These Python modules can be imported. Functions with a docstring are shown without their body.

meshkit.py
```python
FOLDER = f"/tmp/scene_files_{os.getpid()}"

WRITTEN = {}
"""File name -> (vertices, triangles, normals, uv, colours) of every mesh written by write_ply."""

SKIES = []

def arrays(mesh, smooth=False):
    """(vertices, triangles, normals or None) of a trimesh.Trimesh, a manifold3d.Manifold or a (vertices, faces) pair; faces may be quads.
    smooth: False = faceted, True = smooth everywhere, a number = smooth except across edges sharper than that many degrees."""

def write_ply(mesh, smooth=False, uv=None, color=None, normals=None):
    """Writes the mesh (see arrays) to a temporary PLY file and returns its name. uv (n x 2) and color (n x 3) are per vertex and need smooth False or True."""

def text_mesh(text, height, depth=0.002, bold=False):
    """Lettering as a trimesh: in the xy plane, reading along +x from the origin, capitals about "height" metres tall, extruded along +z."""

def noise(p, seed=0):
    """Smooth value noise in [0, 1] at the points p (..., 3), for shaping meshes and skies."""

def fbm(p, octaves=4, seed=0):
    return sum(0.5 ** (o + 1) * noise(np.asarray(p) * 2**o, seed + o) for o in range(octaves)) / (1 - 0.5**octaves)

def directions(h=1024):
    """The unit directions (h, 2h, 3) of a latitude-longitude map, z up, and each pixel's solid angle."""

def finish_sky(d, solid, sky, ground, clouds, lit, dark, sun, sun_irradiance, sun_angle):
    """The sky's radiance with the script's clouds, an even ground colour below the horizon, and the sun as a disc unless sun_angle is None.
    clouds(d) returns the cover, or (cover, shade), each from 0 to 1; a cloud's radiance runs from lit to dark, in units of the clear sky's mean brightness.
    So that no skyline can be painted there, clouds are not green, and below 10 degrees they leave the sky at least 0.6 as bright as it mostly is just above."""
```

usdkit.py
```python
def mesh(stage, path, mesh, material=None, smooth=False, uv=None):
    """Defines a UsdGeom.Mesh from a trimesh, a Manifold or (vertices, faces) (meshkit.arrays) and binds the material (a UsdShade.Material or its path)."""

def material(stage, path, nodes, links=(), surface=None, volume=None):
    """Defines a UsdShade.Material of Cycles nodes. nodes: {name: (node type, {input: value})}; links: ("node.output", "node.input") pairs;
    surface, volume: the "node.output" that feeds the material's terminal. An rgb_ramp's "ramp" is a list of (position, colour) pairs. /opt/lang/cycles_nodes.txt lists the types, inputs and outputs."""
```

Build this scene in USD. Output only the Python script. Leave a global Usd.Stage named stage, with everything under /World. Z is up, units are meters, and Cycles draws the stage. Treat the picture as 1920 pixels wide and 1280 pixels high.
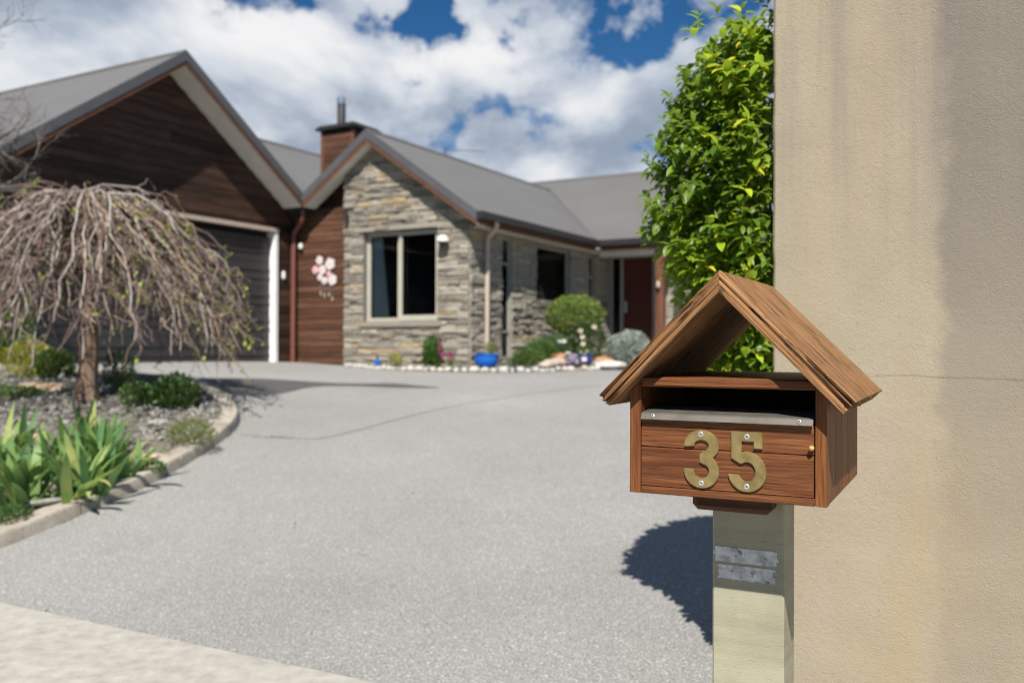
import math, random
import numpy as np, trimesh, usdkit, meshkit
from pxr import Usd, UsdGeom, UsdLux, UsdShade, Gf, Sdf
from shapely.geometry import Polygon, LineString, box as sbox
from shapely.ops import unary_union
from shapely import affinity

random.seed(7)
R = np.random.default_rng(11)
stage = Usd.Stage.CreateInMemory()
UsdGeom.SetStageUpAxis(stage, 'Z')
UsdGeom.SetStageMetersPerUnit(stage, 1.0)
UsdGeom.Xform.Define(stage, '/World')
UsdGeom.Scope.Define(stage, '/World/Looks')
LK = '/World/Looks/'

# ------------------------------------------------------------------ camera
CAMZ = 1.2
cam = UsdGeom.Camera.Define(stage, '/World/camera')
cam.CreateHorizontalApertureAttr(36.0)
cam.CreateVerticalApertureAttr(24.0)
cam.CreateFocalLengthAttr(36.0 * 1693.7 / 1920)
cam.CreateFStopAttr(4.0)
cam.CreateFocusDistanceAttr(1.57)
cam.CreateClippingRangeAttr(Gf.Vec2f(0.05, 5000))
cam.CreateExposureAttr(0.70)
cam.AddTranslateOp().Set(Gf.Vec3d(0, 0, CAMZ))
cam.AddRotateXYZOp().Set(Gf.Vec3f(90 + 0.245, 0, 0))
cam.AddRotateZOp(opSuffix='roll').Set(0.17)

# ------------------------------------------------------------------ sky and sun
SUN = np.array([-0.065, -0.83, 1.0]); SUN /= np.linalg.norm(SUN)
ELEV, ROT = math.asin(SUN[2]), math.atan2(SUN[0], SUN[1])
sun = UsdLux.DistantLight.Define(stage, '/World/sun')
sun.CreateIntensityAttr(1.25)
sun.CreateAngleAttr(0.53)
sun.CreateNormalizeAttr(True)
sun.CreateColorAttr(Gf.Vec3f(1.0, 0.95, 0.87))
zax = Gf.Vec3d(*SUN)
sun.AddTransformOp().Set(Gf.Matrix4d().SetRotate(Gf.Rotation(Gf.Vec3d(0, 0, 1), zax)))


def sky_material():
    n = {'tc': ('texture_coordinate', {}),
         'sky': ('sky_texture', dict(sky_type='single_scattering', sun_disc=False, sun_elevation=ELEV, sun_rotation=ROT, altitude=1500.0, air_density=1.0, aerosol_density=0.1, ozone_density=4.0)),
         'deep': ('hsv', dict(hue=.5, saturation=1.28, value=.95)),
         'map': ('mapping', dict(scale=(1.0, 1.0, 1.7), location=(7.3, .7, 5.1))),
         'up': ('vector_math', dict(math_type='add', vector2=(-.012, 0.0, .085))),
         'n1': ('noise_texture', dict(scale=3.1, detail=9.0, roughness=.60, lacunarity=2.1, distortion=.25)),
         'n2': ('noise_texture', dict(scale=3.1, detail=5.0, roughness=.5, lacunarity=2.1, distortion=.25)),
         'n2b': ('noise_texture', dict(scale=3.1, detail=5.0, roughness=.5, lacunarity=2.1, distortion=.25)),
         'n3': ('noise_texture', dict(scale=9.0, detail=7.0, roughness=.6)),
         'cov': ('math', dict(math_type='add', value2=.215)),
         'ramp': ('rgb_ramp', dict(ramp=[(0.0, (0, 0, 0)), (.44, (0, 0, 0)), (.50, (.42, .42, .42)), (.57, (.86, .86, .86)), (.70, (1, 1, 1)), (1, (1, 1, 1))])),
         'dif': ('math', dict(math_type='subtract')),
         'sh': ('map_range', dict(range_type='smoothstep', from_min=-.11, from_max=.15, to_min=0.0, to_max=1.0, clamp=True)),
         'shn': ('math', dict(math_type='multiply_add', value2=.5, value3=-.25)),
         'shs': ('math', dict(math_type='add', use_clamp=True)),
         'cc': ('rgb_ramp', dict(ramp=[(0.0, (4.0, 4.7, 5.8)), (.30, (6.0, 6.7, 7.8)), (.62, (8.3, 8.8, 9.5)), (1.0, (11.0, 11.0, 11.1))])),
         'mix': ('mix', {}),
         'bg': ('background_shader', dict(strength=.05)),
         'sd': ('separate_xyz', {}), 'front': ('map_range', dict(range_type='smoothstep', from_min=.0, from_max=.80, to_min=-.45, to_max=0.0, clamp=True)), 'fadd': ('math', dict(math_type='add'))}
    l = [('tc.generated', 'map.vector'), ('map.vector', 'n1.vector'), ('map.vector', 'n2.vector'), ('map.vector', 'up.vector1'),
         ('up.vector', 'n2b.vector'), ('map.vector', 'n3.vector'), ('n2.fac', 'dif.value1'), ('n2b.fac', 'dif.value2'),
         ('dif.value', 'sh.value'), ('n3.fac', 'shn.value1'), ('shn.value', 'shs.value1'), ('sh.result', 'shs.value2'), ('shs.value', 'cc.fac')]
    # gaps of clear sky between the clouds: azimuth offset, elevation offset (as slopes), half widths, strength
    prev = 'n1.fac'
    n['gn'] = ('noise_texture', dict(scale=7.0, detail=6.0, roughness=.6)); n['gs'] = ('vector_math', dict(math_type='multiply_add', vector2=(.42, 0.0, .30), vector3=(-.21, 0.0, -.15)))
    n['gv'] = ('vector_math', dict(math_type='add'))
    l += [('tc.generated', 'gn.vector'), ('gn.color', 'gs.vector1'), ('tc.generated', 'gv.vector1'), ('gs.vector', 'gv.vector2')]
    gaps = [(-.125, .372, .06, .05, .36), (.160, .355, .11, .042, .31), (-.055, .238, .065, .022, .24), (-.29, .395, .05, .03, .26), (.205, .190, .05, .02, .16), (-.02, .425, .10, .03, .22)]
    for i, (ax, ez, sx, sz, k) in enumerate(gaps):
        d = np.array([ax, 1.0, ez]); d /= np.linalg.norm(d)
        s = np.array([1 / sx, .2, 1 / sz])
        n[f'gm{i}'] = ('mapping', dict(scale=tuple(s), location=tuple(-d * s)))
        n[f'gl{i}'] = ('vector_math', dict(math_type='length'))
        n[f'gr{i}'] = ('map_range', dict(range_type='smoothstep', from_min=0.25, from_max=1.7, to_min=-k, to_max=0.0, clamp=True))
        n[f'ga{i}'] = ('math', dict(math_type='add'))
        l += [('gv.vector', f'gm{i}.vector'), (f'gm{i}.vector', f'gl{i}.vector1'), (f'gl{i}.value', f'gr{i}.value'), (f'gr{i}.result', f'ga{i}.value2'), (prev, f'ga{i}.value1')]
        prev = f'ga{i}.value'
    # the cloud bank lies to the north; the sun stands in clear sky
    l += [('tc.generated', 'sd.vector'), ('sd.y', 'front.value'), ('front.result', 'fadd.value1'), (prev, 'fadd.value2'), ('fadd.value', 'cov.value1'), ('cov.value', 'ramp.fac'), ('ramp.color', 'mix.fac'), ('sky.color', 'deep.color'), ('deep.color', 'mix.color1'), ('cc.color', 'mix.color2'), ('mix.color', 'bg.color')]
    return usdkit.material(stage, LK + 'sky_clouds', n, l, surface='bg.background')


dome = UsdLux.DomeLight.Define(stage, '/World/sky')
dome.GetPrim().SetCustomDataByKey('kind', 'structure')
UsdShade.MaterialBindingAPI.Apply(dome.GetPrim()).Bind(sky_material())

# ------------------------------------------------------------------ scene helpers
used = {}


def numbered(parent, name):
    k = used.get((parent, name), -1) + 1
    used[(parent, name)] = k
    return f'{parent}/{name}' + (f'_{k:03d}' if k else '')


def data(p, label=None, category=None, group=None, kind=None):
    for k, v in (('label', label), ('category', category), ('group', group), ('kind', kind)):
        if v:
            p.SetCustomDataByKey(k, v)
    return p


def thing(name, label, category, loc=(0, 0, 0), rotz=0.0, group=None):
    x = UsdGeom.Xform.Define(stage, numbered('/World', name))
    x.AddTranslateOp().Set(Gf.Vec3d(*map(float, loc)))
    x.AddRotateZOp().Set(float(rotz))
    return data(x.GetPrim(), label, category, group)


def obj(name, mesh, mat, parent=None, smooth=False, label=None, kind=None, category=None, group=None):
    base = '/World' if parent is None else str(parent.GetPath())
    m = usdkit.mesh(stage, numbered(base, name), mesh, mat, smooth)
    return data(m.GetPrim(), label, category, group, kind)


def copy_of(src, name, loc, rotz, scale=1.0, label=None, category=None, group=None):
    x = UsdGeom.Xform.Define(stage, numbered('/World', name))
    x.GetPrim().GetReferences().AddInternalReference(src)
    x.GetPrim().SetInstanceable(True)
    x.AddTranslateOp().Set(Gf.Vec3d(*map(float, loc)))
    x.AddRotateZOp().Set(float(rotz))
    x.AddScaleOp().Set(Gf.Vec3f(*(np.ones(3) * scale).tolist()))
    return data(x.GetPrim(), label, category, group)


class MB:
    """collects shapes into one mesh"""
    def __init__(s):
        s.v, s.f, s.n = [], [], 0

    def add(s, v, f):
        v = np.asarray(v, float); f = np.asarray(f, int)
        if f.shape[1] == 4:
            f = np.vstack([f[:, [0, 1, 2]], f[:, [0, 2, 3]]])
        s.v.append(v); s.f.append(f + s.n); s.n += len(v)
        return s

    def tm(s, m):
        return s.add(m.vertices, m.faces)

    def box(s, x0, x1, y0, y1, z0, z1, c=0.0):
        return s.add(*cbox(x0, x1, y0, y1, z0, z1, c))

    def get(s):
        return np.vstack(s.v), np.vstack(s.f)


def cbox(x0, x1, y0, y1, z0, z1, c=0.0):
    """a box, its edges chamfered by c"""
    x0, x1 = min(x0, x1), max(x0, x1); y0, y1 = min(y0, y1), max(y0, y1); z0, z1 = min(z0, z1), max(z0, z1)
    if c <= 0:
        v = np.array([[x, y, z] for z in (z0, z1) for y in (y0, y1) for x in (x0, x1)])
        f = np.array([[0, 2, 3, 1], [4, 5, 7, 6], [0, 1, 5, 4], [2, 6, 7, 3], [0, 4, 6, 2], [1, 3, 7, 5]])
        return v, f
    c = min(c, .45 * min(x1 - x0, y1 - y0, z1 - z0))
    pts = []
    for sx in (0, 1):
        for sy in (0, 1):
            for sz in (0, 1):
                X, Y, Z = (x0, x1)[sx], (y0, y1)[sy], (z0, z1)[sz]
                dx, dy, dz = (c, -c)[sx], (c, -c)[sy], (c, -c)[sz]
                pts += [[X, Y + dy, Z + dz], [X + dx, Y, Z + dz], [X + dx, Y + dy, Z]]
    h = trimesh.convex.convex_hull(np.array(pts))
    return np.array(h.vertices), np.array(h.faces)


def prism(poly, off):
    """a planar convex polygon given thickness by the vector off"""
    a = np.asarray(poly, float); n = len(a); off = np.asarray(off, float)
    nrm = sum(np.cross(a[i] - a[0], a[i + 1] - a[0]) for i in range(1, n - 1))
    if np.dot(nrm, off) > 0:
        a = a[::-1]
    b = a + off
    f = [[0, i, i + 1] for i in range(1, n - 1)] + [[n, n + i + 1, n + i] for i in range(1, n - 1)]
    for i in range(n):
        j = (i + 1) % n
        f += [[i, n + i, n + j], [i, n + j, j]]
    return np.vstack([a, b]), np.array(f)


def extrude(poly, t, fn):
    """shapely polygon in a plane, extruded by t; fn(x, y, w) -> xyz"""
    mb = MB()
    for g in getattr(poly, 'geoms', [poly]):
        if g.area < 1e-9:
            continue
        m = trimesh.creation.extrude_polygon(g, abs(t), engine='earcut')
        v = np.array(m.vertices); v[:, 2] *= np.sign(t)
        w = np.stack(fn(v[:, 0], v[:, 1], v[:, 2]), 1)
        q = trimesh.Trimesh(w, m.faces, process=False)
        f = np.array(m.faces)
        if q.volume < 0:
            f = f[:, ::-1]
        mb.add(w, f)
    return mb.get()


def tube(p, r, sides=6, cap=True):
    p = np.asarray(p, float); k = len(p); r = np.broadcast_to(r, (k,))
    t = np.gradient(p, axis=0); t /= np.linalg.norm(t, axis=1, keepdims=True) + 1e-12
    a = np.cross(t, np.where(np.abs(t[:, 2:]) < .9, [0, 0, 1.0], [1.0, 0, 0])); a /= np.linalg.norm(a, axis=1, keepdims=True) + 1e-12
    b = np.cross(t, a); g = np.arange(sides) * 2 * np.pi / sides
    v = (p[:, None] + r[:, None, None] * (np.cos(g)[None, :, None] * a[:, None] + np.sin(g)[None, :, None] * b[:, None])).reshape(-1, 3)
    i, j = np.meshgrid(np.arange(k - 1), np.arange(sides), indexing='ij')
    q = np.stack([i * sides + j, i * sides + (j + 1) % sides, (i + 1) * sides + (j + 1) % sides, (i + 1) * sides + j], -1).reshape(-1, 4)
    f = np.vstack([q[:, [0, 1, 2]], q[:, [0, 2, 3]]])
    if cap:
        c = np.array([[0, i + 1, i] for i in range(1, sides - 1)] + [[(k - 1) * sides, (k - 1) * sides + i, (k - 1) * sides + i + 1] for i in range(1, sides - 1)])
        f = np.vstack([f, c])
    return v, f


def lathe(prof, sides=24, center=(0, 0, 0)):
    prof = np.asarray(prof, float); k = len(prof); g = np.arange(sides) * 2 * np.pi / sides
    v = np.stack([prof[:, 0:1] * np.cos(g), prof[:, 0:1] * np.sin(g), np.repeat(prof[:, 1:2], sides, 1)], -1).reshape(-1, 3) + np.array(center)
    i, j = np.meshgrid(np.arange(k - 1), np.arange(sides), indexing='ij')
    q = np.stack([i * sides + j, i * sides + (j + 1) % sides, (i + 1) * sides + (j + 1) % sides, (i + 1) * sides + j], -1).reshape(-1, 4)
    return v, q


def grid(xs, ys, fz):
    X, Y = np.meshgrid(xs, ys); Z = fz(X, Y); k, m = X.shape
    i, j = np.meshgrid(np.arange(k - 1), np.arange(m - 1), indexing='ij')
    q = np.stack([i * m + j, i * m + j + 1, (i + 1) * m + j + 1, (i + 1) * m + j], -1).reshape(-1, 4)
    return np.stack([X, Y, Z], -1).reshape(-1, 3), q


def basis(d, up=None):
    """matrices whose y axis is d (N,3), z near up"""
    d = d / np.linalg.norm(d, axis=1, keepdims=True)
    up = np.broadcast_to([0, 0, 1.0], d.shape) if up is None else up
    x = np.cross(d, up); l = np.linalg.norm(x, axis=1, keepdims=True)
    x = np.where(l < 1e-4, [1.0, 0, 0], x / np.maximum(l, 1e-9))
    z = np.cross(x, d)
    return np.stack([x, d, z], 2)


def scatter(bv, bf, pos, mats, sc):
    """copies of one small mesh at pos with rotation mats and scale sc (N,) or (N,3), as one mesh"""
    sc = np.asarray(sc, float)
    if sc.ndim == 1:
        sc = np.repeat(sc[:, None], 3, 1)
    v = np.einsum('nij,nkj->nki', mats, bv[None] * sc[:, None]) + pos[:, None]
    n, k = v.shape[:2]
    f = (bf[None] + (np.arange(n) * k)[:, None, None]).reshape(-1, bf.shape[1])
    return v.reshape(-1, 3), f


def leaf_mesh(w=.4, k=5, bend=.25, fold=.18, shape=1.0, tip=.0):
    """a leaf of length 1 along y, folded on its rib and bent back"""
    t = np.linspace(0, 1, k + 1)
    half = w / 2 * np.sin(np.pi * np.clip(t, 0, 1) ** shape) ** .8
    half[0] = .02; half[-1] = tip
    ang = bend * t * 2
    y = np.concatenate([[0], np.cumsum(np.cos((ang[1:] + ang[:-1]) / 2) / k)])
    z = -np.concatenate([[0], np.cumsum(np.sin((ang[1:] + ang[:-1]) / 2) / k)])
    v, f = [], []
    for i in range(k + 1):
        v += [[-half[i], y[i], z[i] + fold * half[i] * 2], [0, y[i], z[i]], [half[i], y[i], z[i] + fold * half[i] * 2]]
    for i in range(k):
        a = 3 * i
        f += [[a, a + 1, a + 4, a + 3], [a + 1, a + 2, a + 5, a + 4]]
    f = np.array(f)
    return np.array(v), np.vstack([f[:, [0, 1, 2]], f[:, [0, 2, 3]]])


def rand_dirs(n, rng=R):
    d = rng.normal(size=(n, 3))
    return d / np.linalg.norm(d, axis=1, keepdims=True)


# ------------------------------------------------------------------ materials
def surface(name, stops, rough=.7, scale=6.0, detail=6.0, bump=0.0, bscale=60.0, bdist=.01, stretch=(1, 1, 1), spec=.4, metallic=0.0, by='noise', speck=None, bdetail=4.0, rvar=0.0, coord='object', macro=None):
    """a ramp of colours driven by noise, by the object's random number, or per island; with fine relief"""
    n = {'tc': ('texture_coordinate', {}), 'map': ('mapping', dict(scale=stretch)),
         'n': ('noise_texture', dict(scale=scale, detail=detail, roughness=.6)),
         'r': ('rgb_ramp', dict(ramp=stops)),
         'p': ('principled_bsdf', dict(roughness=rough, metallic=metallic, specular_ior_level=spec))}
    l = [(f'tc.{coord}', 'map.vector'), ('map.vector', 'n.vector')]
    if by == 'noise':
        l.append(('n.fac', 'r.fac')); out = 'r.color'
    else:
        n['oi'] = ('object_info', {}); n['ge'] = ('geometry', {})
        n['wn'] = ('white_noise_texture', dict(dimensions='1D'))
        n['h'] = ('mix', dict(mix_type='soft_light', fac=.9))
        n['ad'] = ('math', dict(math_type='multiply_add', value2=17.31))
        l += [('oi.random', 'ad.value1'), ('ge.random_per_island', 'ad.value3'), ('ad.value', 'wn.w'), ('wn.value', 'r.fac'), ('r.color', 'h.color1'), ('n.color', 'h.color2')]
        n['bw'] = ('rgb_to_bw', {}); l[-1] = ('bw.val', 'h.color2'); l.append(('n.color', 'bw.color'))
        out = 'h.color'
    if speck:
        sc, col, lo, hi = speck
        n['sn'] = ('noise_texture', dict(scale=sc, detail=2.0, roughness=.6))
        n['sm'] = ('map_range', dict(from_min=lo, from_max=hi, clamp=True))
        n['sx'] = ('mix', dict(color2=col))
        l += [('map.vector', 'sn.vector'), ('sn.fac', 'sm.value'), ('sm.result', 'sx.fac'), (out, 'sx.color1')]
        out = 'sx.color'
    if macro:
        ms, lo, hi = macro
        n['mn'] = ('noise_texture', dict(scale=ms, detail=6.0, roughness=.65)); n['mm'] = ('map_range', dict(from_min=.3, from_max=.7, to_min=lo, to_max=hi))
        n['mx'] = ('mix', dict(mix_type='multiply', fac=1.0))
        l += [(f'tc.{coord}', 'mn.vector'), ('mn.fac', 'mm.value'), (out, 'mx.color1'), ('mm.result', 'mx.color2')]
        out = 'mx.color'
    l.append((out, 'p.base_color'))
    if rvar:
        n['rv'] = ('map_range', dict(from_min=.3, from_max=.7, to_min=rough - rvar, to_max=rough + rvar, clamp=True))
        l += [('n.fac', 'rv.value'), ('rv.result', 'p.roughness')]
    if bump:
        n['bn'] = ('noise_texture', dict(scale=bscale, detail=bdetail, roughness=.6))
        n['b'] = ('bump', dict(strength=bump, distance=bdist))
        l += [('map.vector', 'bn.vector'), ('bn.fac', 'b.height'), ('b.normal', 'p.normal')]
    return usdkit.material(stage, LK + name, n, l, surface='p.BSDF')


def wood(name, dark, mid, light, axis, rough=.6, grain=1.0, bump=.5, wear=0.0, vary=.0, wearcol=(.42, .30, .19), cracks=False):
    """timber with its grain along the object's axis x, y or z"""
    long, wide = 5.0 * grain, 140.0 * grain
    st = {'x': (long, wide, wide), 'y': (wide, long, wide), 'z': (wide, wide, long)}[axis]
    st2 = {'x': (1.2, 9, 9), 'y': (9, 1.2, 9), 'z': (9, 9, 1.2)}[axis]
    st3 = {'x': (10, 260, 260), 'y': (260, 10, 260), 'z': (260, 260, 10)}[axis]
    n = {'tc': ('texture_coordinate', {}), 'oi': ('object_info', {}),
         'sh': ('vector_math', dict(math_type='scale', scale=1.0)), 'cx': ('combine_xyz', {}), 'mul': ('math', dict(math_type='multiply', value2=7.0)),
         'of': ('vector_math', dict(math_type='add')),
         'm1': ('mapping', dict(scale=st)), 'm2': ('mapping', dict(scale=st2)), 'm3': ('mapping', dict(scale=st3)),
         'n1': ('noise_texture', dict(scale=1.0, detail=7.0, roughness=.65, distortion=.6)),
         'n2': ('noise_texture', dict(scale=1.0, detail=4.0, roughness=.55)),
         'n3': ('noise_texture', dict(scale=1.0, detail=3.0, roughness=.6)),
         'add': ('math', dict(math_type='multiply_add', value2=.62)), 'add2': ('math', dict(math_type='multiply', value2=.38)),
         'r': ('rgb_ramp', dict(ramp=[(.28, dark), (.47, mid), (.62, light), (.75, mid)])),
         'fm': ('map_range', dict(from_min=.30, from_max=.52, to_min=.45, to_max=1.0, clamp=True)),
         'fx': ('mix', dict(mix_type='multiply', fac=1.0)),
         'var': ('map_range', dict(from_min=0.0, from_max=1.0, to_min=1 - vary, to_max=1 + vary)),
         'vx': ('mix', dict(mix_type='multiply', fac=1.0)),
         'hs': ('math', dict(math_type='add')),
         'b': ('bump', dict(strength=bump, distance=.003)),
         'p': ('principled_bsdf', dict(roughness=rough, specular_ior_level=.22))}
    l = [('oi.random', 'mul.value1'), ('mul.value', 'cx.x'), ('mul.value', 'cx.y'), ('mul.value', 'cx.z'), ('tc.object', 'of.vector1'), ('cx.vector', 'of.vector2'),
         ('of.vector', 'm1.vector'), ('of.vector', 'm2.vector'), ('of.vector', 'm3.vector'), ('m1.vector', 'n1.vector'), ('m2.vector', 'n2.vector'), ('m3.vector', 'n3.vector'),
         ('n2.fac', 'add2.value1'), ('n1.fac', 'add.value1'), ('add2.value', 'add.value3'), ('add.value', 'r.fac'),
         ('n3.fac', 'fm.value'), ('r.color', 'fx.color1'), ('fm.result', 'fx.color2'), ('oi.random', 'var.value'), ('fx.color', 'vx.color1'), ('var.result', 'vx.color2'),
         ('n1.fac', 'hs.value1'), ('n3.fac', 'hs.value2'), ('hs.value', 'b.height'), ('b.normal', 'p.normal')]
    out = 'vx.color'
    if wear:
        n['wn'] = ('noise_texture', dict(scale=1.0, detail=6.0, roughness=.7)); n['wm'] = ('map_range', dict(from_min=.62 - wear, from_max=.80 - wear, clamp=True))
        n['wx'] = ('mix', dict(color2=wearcol)); n['m4'] = ('mapping', dict(scale=tuple(np.array(st) * .55)))
        l += [('of.vector', 'm4.vector'), ('m4.vector', 'wn.vector'), ('wn.fac', 'wm.value'), ('wm.result', 'wx.fac'), (out, 'wx.color1')]
        out = 'wx.color'
    if cracks:      # short dark splits along the grain
        sc = {'x': (9, 130, 130), 'y': (130, 9, 130), 'z': (130, 130, 9)}[axis]
        n['m5'] = ('mapping', dict(scale=sc)); n['cn'] = ('noise_texture', dict(scale=1.0, detail=2.0, roughness=.5, distortion=.8))
        n['m6'] = ('mapping', dict(scale=(16.0, 16.0, 16.0))); n['cp'] = ('noise_texture', dict(scale=1.0, detail=3.0))
        n['c1'] = ('map_range', dict(from_min=.56, from_max=.62, clamp=True)); n['c2'] = ('map_range', dict(from_min=.44, from_max=.56, clamp=True))
        n['cm'] = ('math', dict(math_type='multiply')); n['cf'] = ('math', dict(math_type='multiply', value2=.9)); n['cx2'] = ('mix', dict(color2=(.022, .011, .007)))
        n['hc'] = ('math', dict(math_type='subtract')); n['b']= ('bump', dict(strength=bump, distance=.004))
        l += [('of.vector', 'm5.vector'), ('m5.vector', 'cn.vector'), ('tc.object', 'm6.vector'), ('m6.vector', 'cp.vector'), ('cn.fac', 'c1.value'), ('cp.fac', 'c2.value'), ('c1.result', 'cm.value1'), ('c2.result', 'cm.value2'),
              ('cm.value', 'cf.value1'), ('cf.value', 'cx2.fac'), (out, 'cx2.color1'), ('hs.value', 'hc.value1'), ('cm.value', 'hc.value2')]
        l = [x for x in l if x != ('hs.value', 'b.height')] + [('hc.value', 'b.height')]
        out = 'cx2.color'
    l.append((out, 'p.base_color'))
    return usdkit.material(stage, LK + name, n, l, surface='p.BSDF')


def foliage(name, stops, rough=.45, trans=.35, spec=.5, tint=(.55, .75, .08)):
    """leaves: colour per leaf, some light through them"""
    n = {'ge': ('geometry', {}), 'oi': ('object_info', {}), 'ad': ('math', dict(math_type='multiply_add', value2=13.7)), 'wn': ('white_noise_texture', dict(dimensions='1D')),
         'r': ('rgb_ramp', dict(ramp=stops)), 'tc': ('texture_coordinate', {}), 'nz': ('noise_texture', dict(scale=3.0, detail=3.0)),
         'mr': ('map_range', dict(from_min=.3, from_max=.7, to_min=-.22, to_max=.22)), 'ad2': ('math', dict(math_type='add', use_clamp=True)),
         'p': ('principled_bsdf', dict(roughness=rough, specular_ior_level=spec)),
         'tm': ('mix', dict(mix_type='mix', fac=.5, color2=tint)), 't': ('translucent_bsdf', {}), 'mx': ('mix_closure', dict(fac=trans))}
    l = [('oi.random', 'ad.value1'), ('ge.random_per_island', 'ad.value3'), ('ad.value', 'wn.w'), ('tc.object', 'nz.vector'), ('nz.fac', 'mr.value'), ('wn.value', 'ad2.value1'), ('mr.result', 'ad2.value2'),
         ('ad2.value', 'r.fac'), ('r.color', 'p.base_color'), ('r.color', 'tm.color1'), ('tm.color', 't.color'), ('p.BSDF', 'mx.closure1'), ('t.BSDF', 'mx.closure2')]
    return usdkit.material(stage, LK + name, n, l, surface='mx.closure')


def plain(name, col, rough=.5, metallic=0.0, spec=.5):
    return surface(name, [(.3, tuple(.92 * np.array(col))), (.7, tuple(1.06 * np.array(col)))], rough, 5.0, metallic=metallic, spec=spec, rvar=.06)


M = {}
M['gravel_seal'] = surface('gravel_seal', [(.33, (.14, .138, .132)), (.5, (.242, .238, .228)), (.66, (.335, .33, .315))], .85, 125.0, 3.0, bump=.9, bscale=120.0, bdist=.010, speck=(100.0, (.53, .515, .49), .58, .69), macro=(.55, .88, 1.12))
M['concrete_path'] = surface('concrete_path', [(.3, (0.267, 0.253, 0.221)), (.5, (0.345, 0.327, 0.290)), (.7, (0.405, 0.386, 0.345))], .85, 14.0, 9.0, bump=.2, bscale=200.0, bdist=.004, speck=(160.0, (.24, .225, .20), .58, .74), macro=(1.6, .93, 1.05))
M['wet_seal'] = surface('wet_seal', [(.3, (.055, .055, .055)), (.7, (.10, .10, .098))], .55, 120.0, 3.0, bump=.4, bscale=190.0, bdist=.006)
M['kerb_concrete'] = surface('kerb_concrete', [(.3, (.22, .19, .155)), (.5, (.335, .295, .245)), (.72, (.42, .38, .32))], .85, 5.0, 9.0, bump=.5, bscale=120.0, bdist=.006, speck=(70.0, (.13, .12, .10), .58, .74))
M['soil'] = surface('soil', [(.3, (.06, .05, .04)), (.5, (.15, .13, .105)), (.7, (.25, .225, .19))], .95, 18.0, 8.0, bump=.8, bscale=60.0, bdist=.03)
M['earth'] = surface('earth', [(.3, (.10, .09, .06)), (.7, (.17, .16, .10))], .95, 2.0, 8.0)
STONES = [(0, (.17, .155, .13)), (.22, (.27, .245, .205)), (.42, (.36, .33, .27)), (.58, (.29, .265, .21)), (.72, (.42, .385, .32)), (.86, (.34, .25, .15)), (.93, (.38, .31, .20)), (1, (.22, .205, .185))]
M['schist'] = surface('schist', STONES, .85, 22.0, 6.0, bump=.8, bscale=45.0, bdist=.02, by='random', stretch=(1, 1, 3.2))
M['schist_backing'] = surface('schist_backing', [(.3, (.13, .12, .105)), (.7, (.23, .215, .18))], .9, 14.0, 6.0, bump=.8, bscale=30.0, bdist=.02)
M['chips'] = surface('chips', [(0, (0.062, 0.065, 0.065)), (.3, (0.124, 0.124, 0.118)), (.6, (0.192, 0.192, 0.180)), (.85, (0.260, 0.248, 0.223)), (1, (0.223, 0.167, 0.112))], .8, 30.0, by='random')
M['white_stone'] = surface('white_stone', [(0, (0.384, 0.362, 0.321)), (.5, (0.488, 0.474, 0.439)), (.85, (0.432, 0.376, 0.307)), (1, (0.530, 0.522, 0.502))], .75, 14.0, 6.0, by='random', bump=.4, bscale=40.0, bdist=.01)
M['sandstone'] = surface('sandstone', [(.3, (.36, .25, .15)), (.5, (.50, .38, .24)), (.7, (.56, .46, .33))], .9, 6.0, 8.0, bump=.7, bscale=30.0, bdist=.02)
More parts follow.
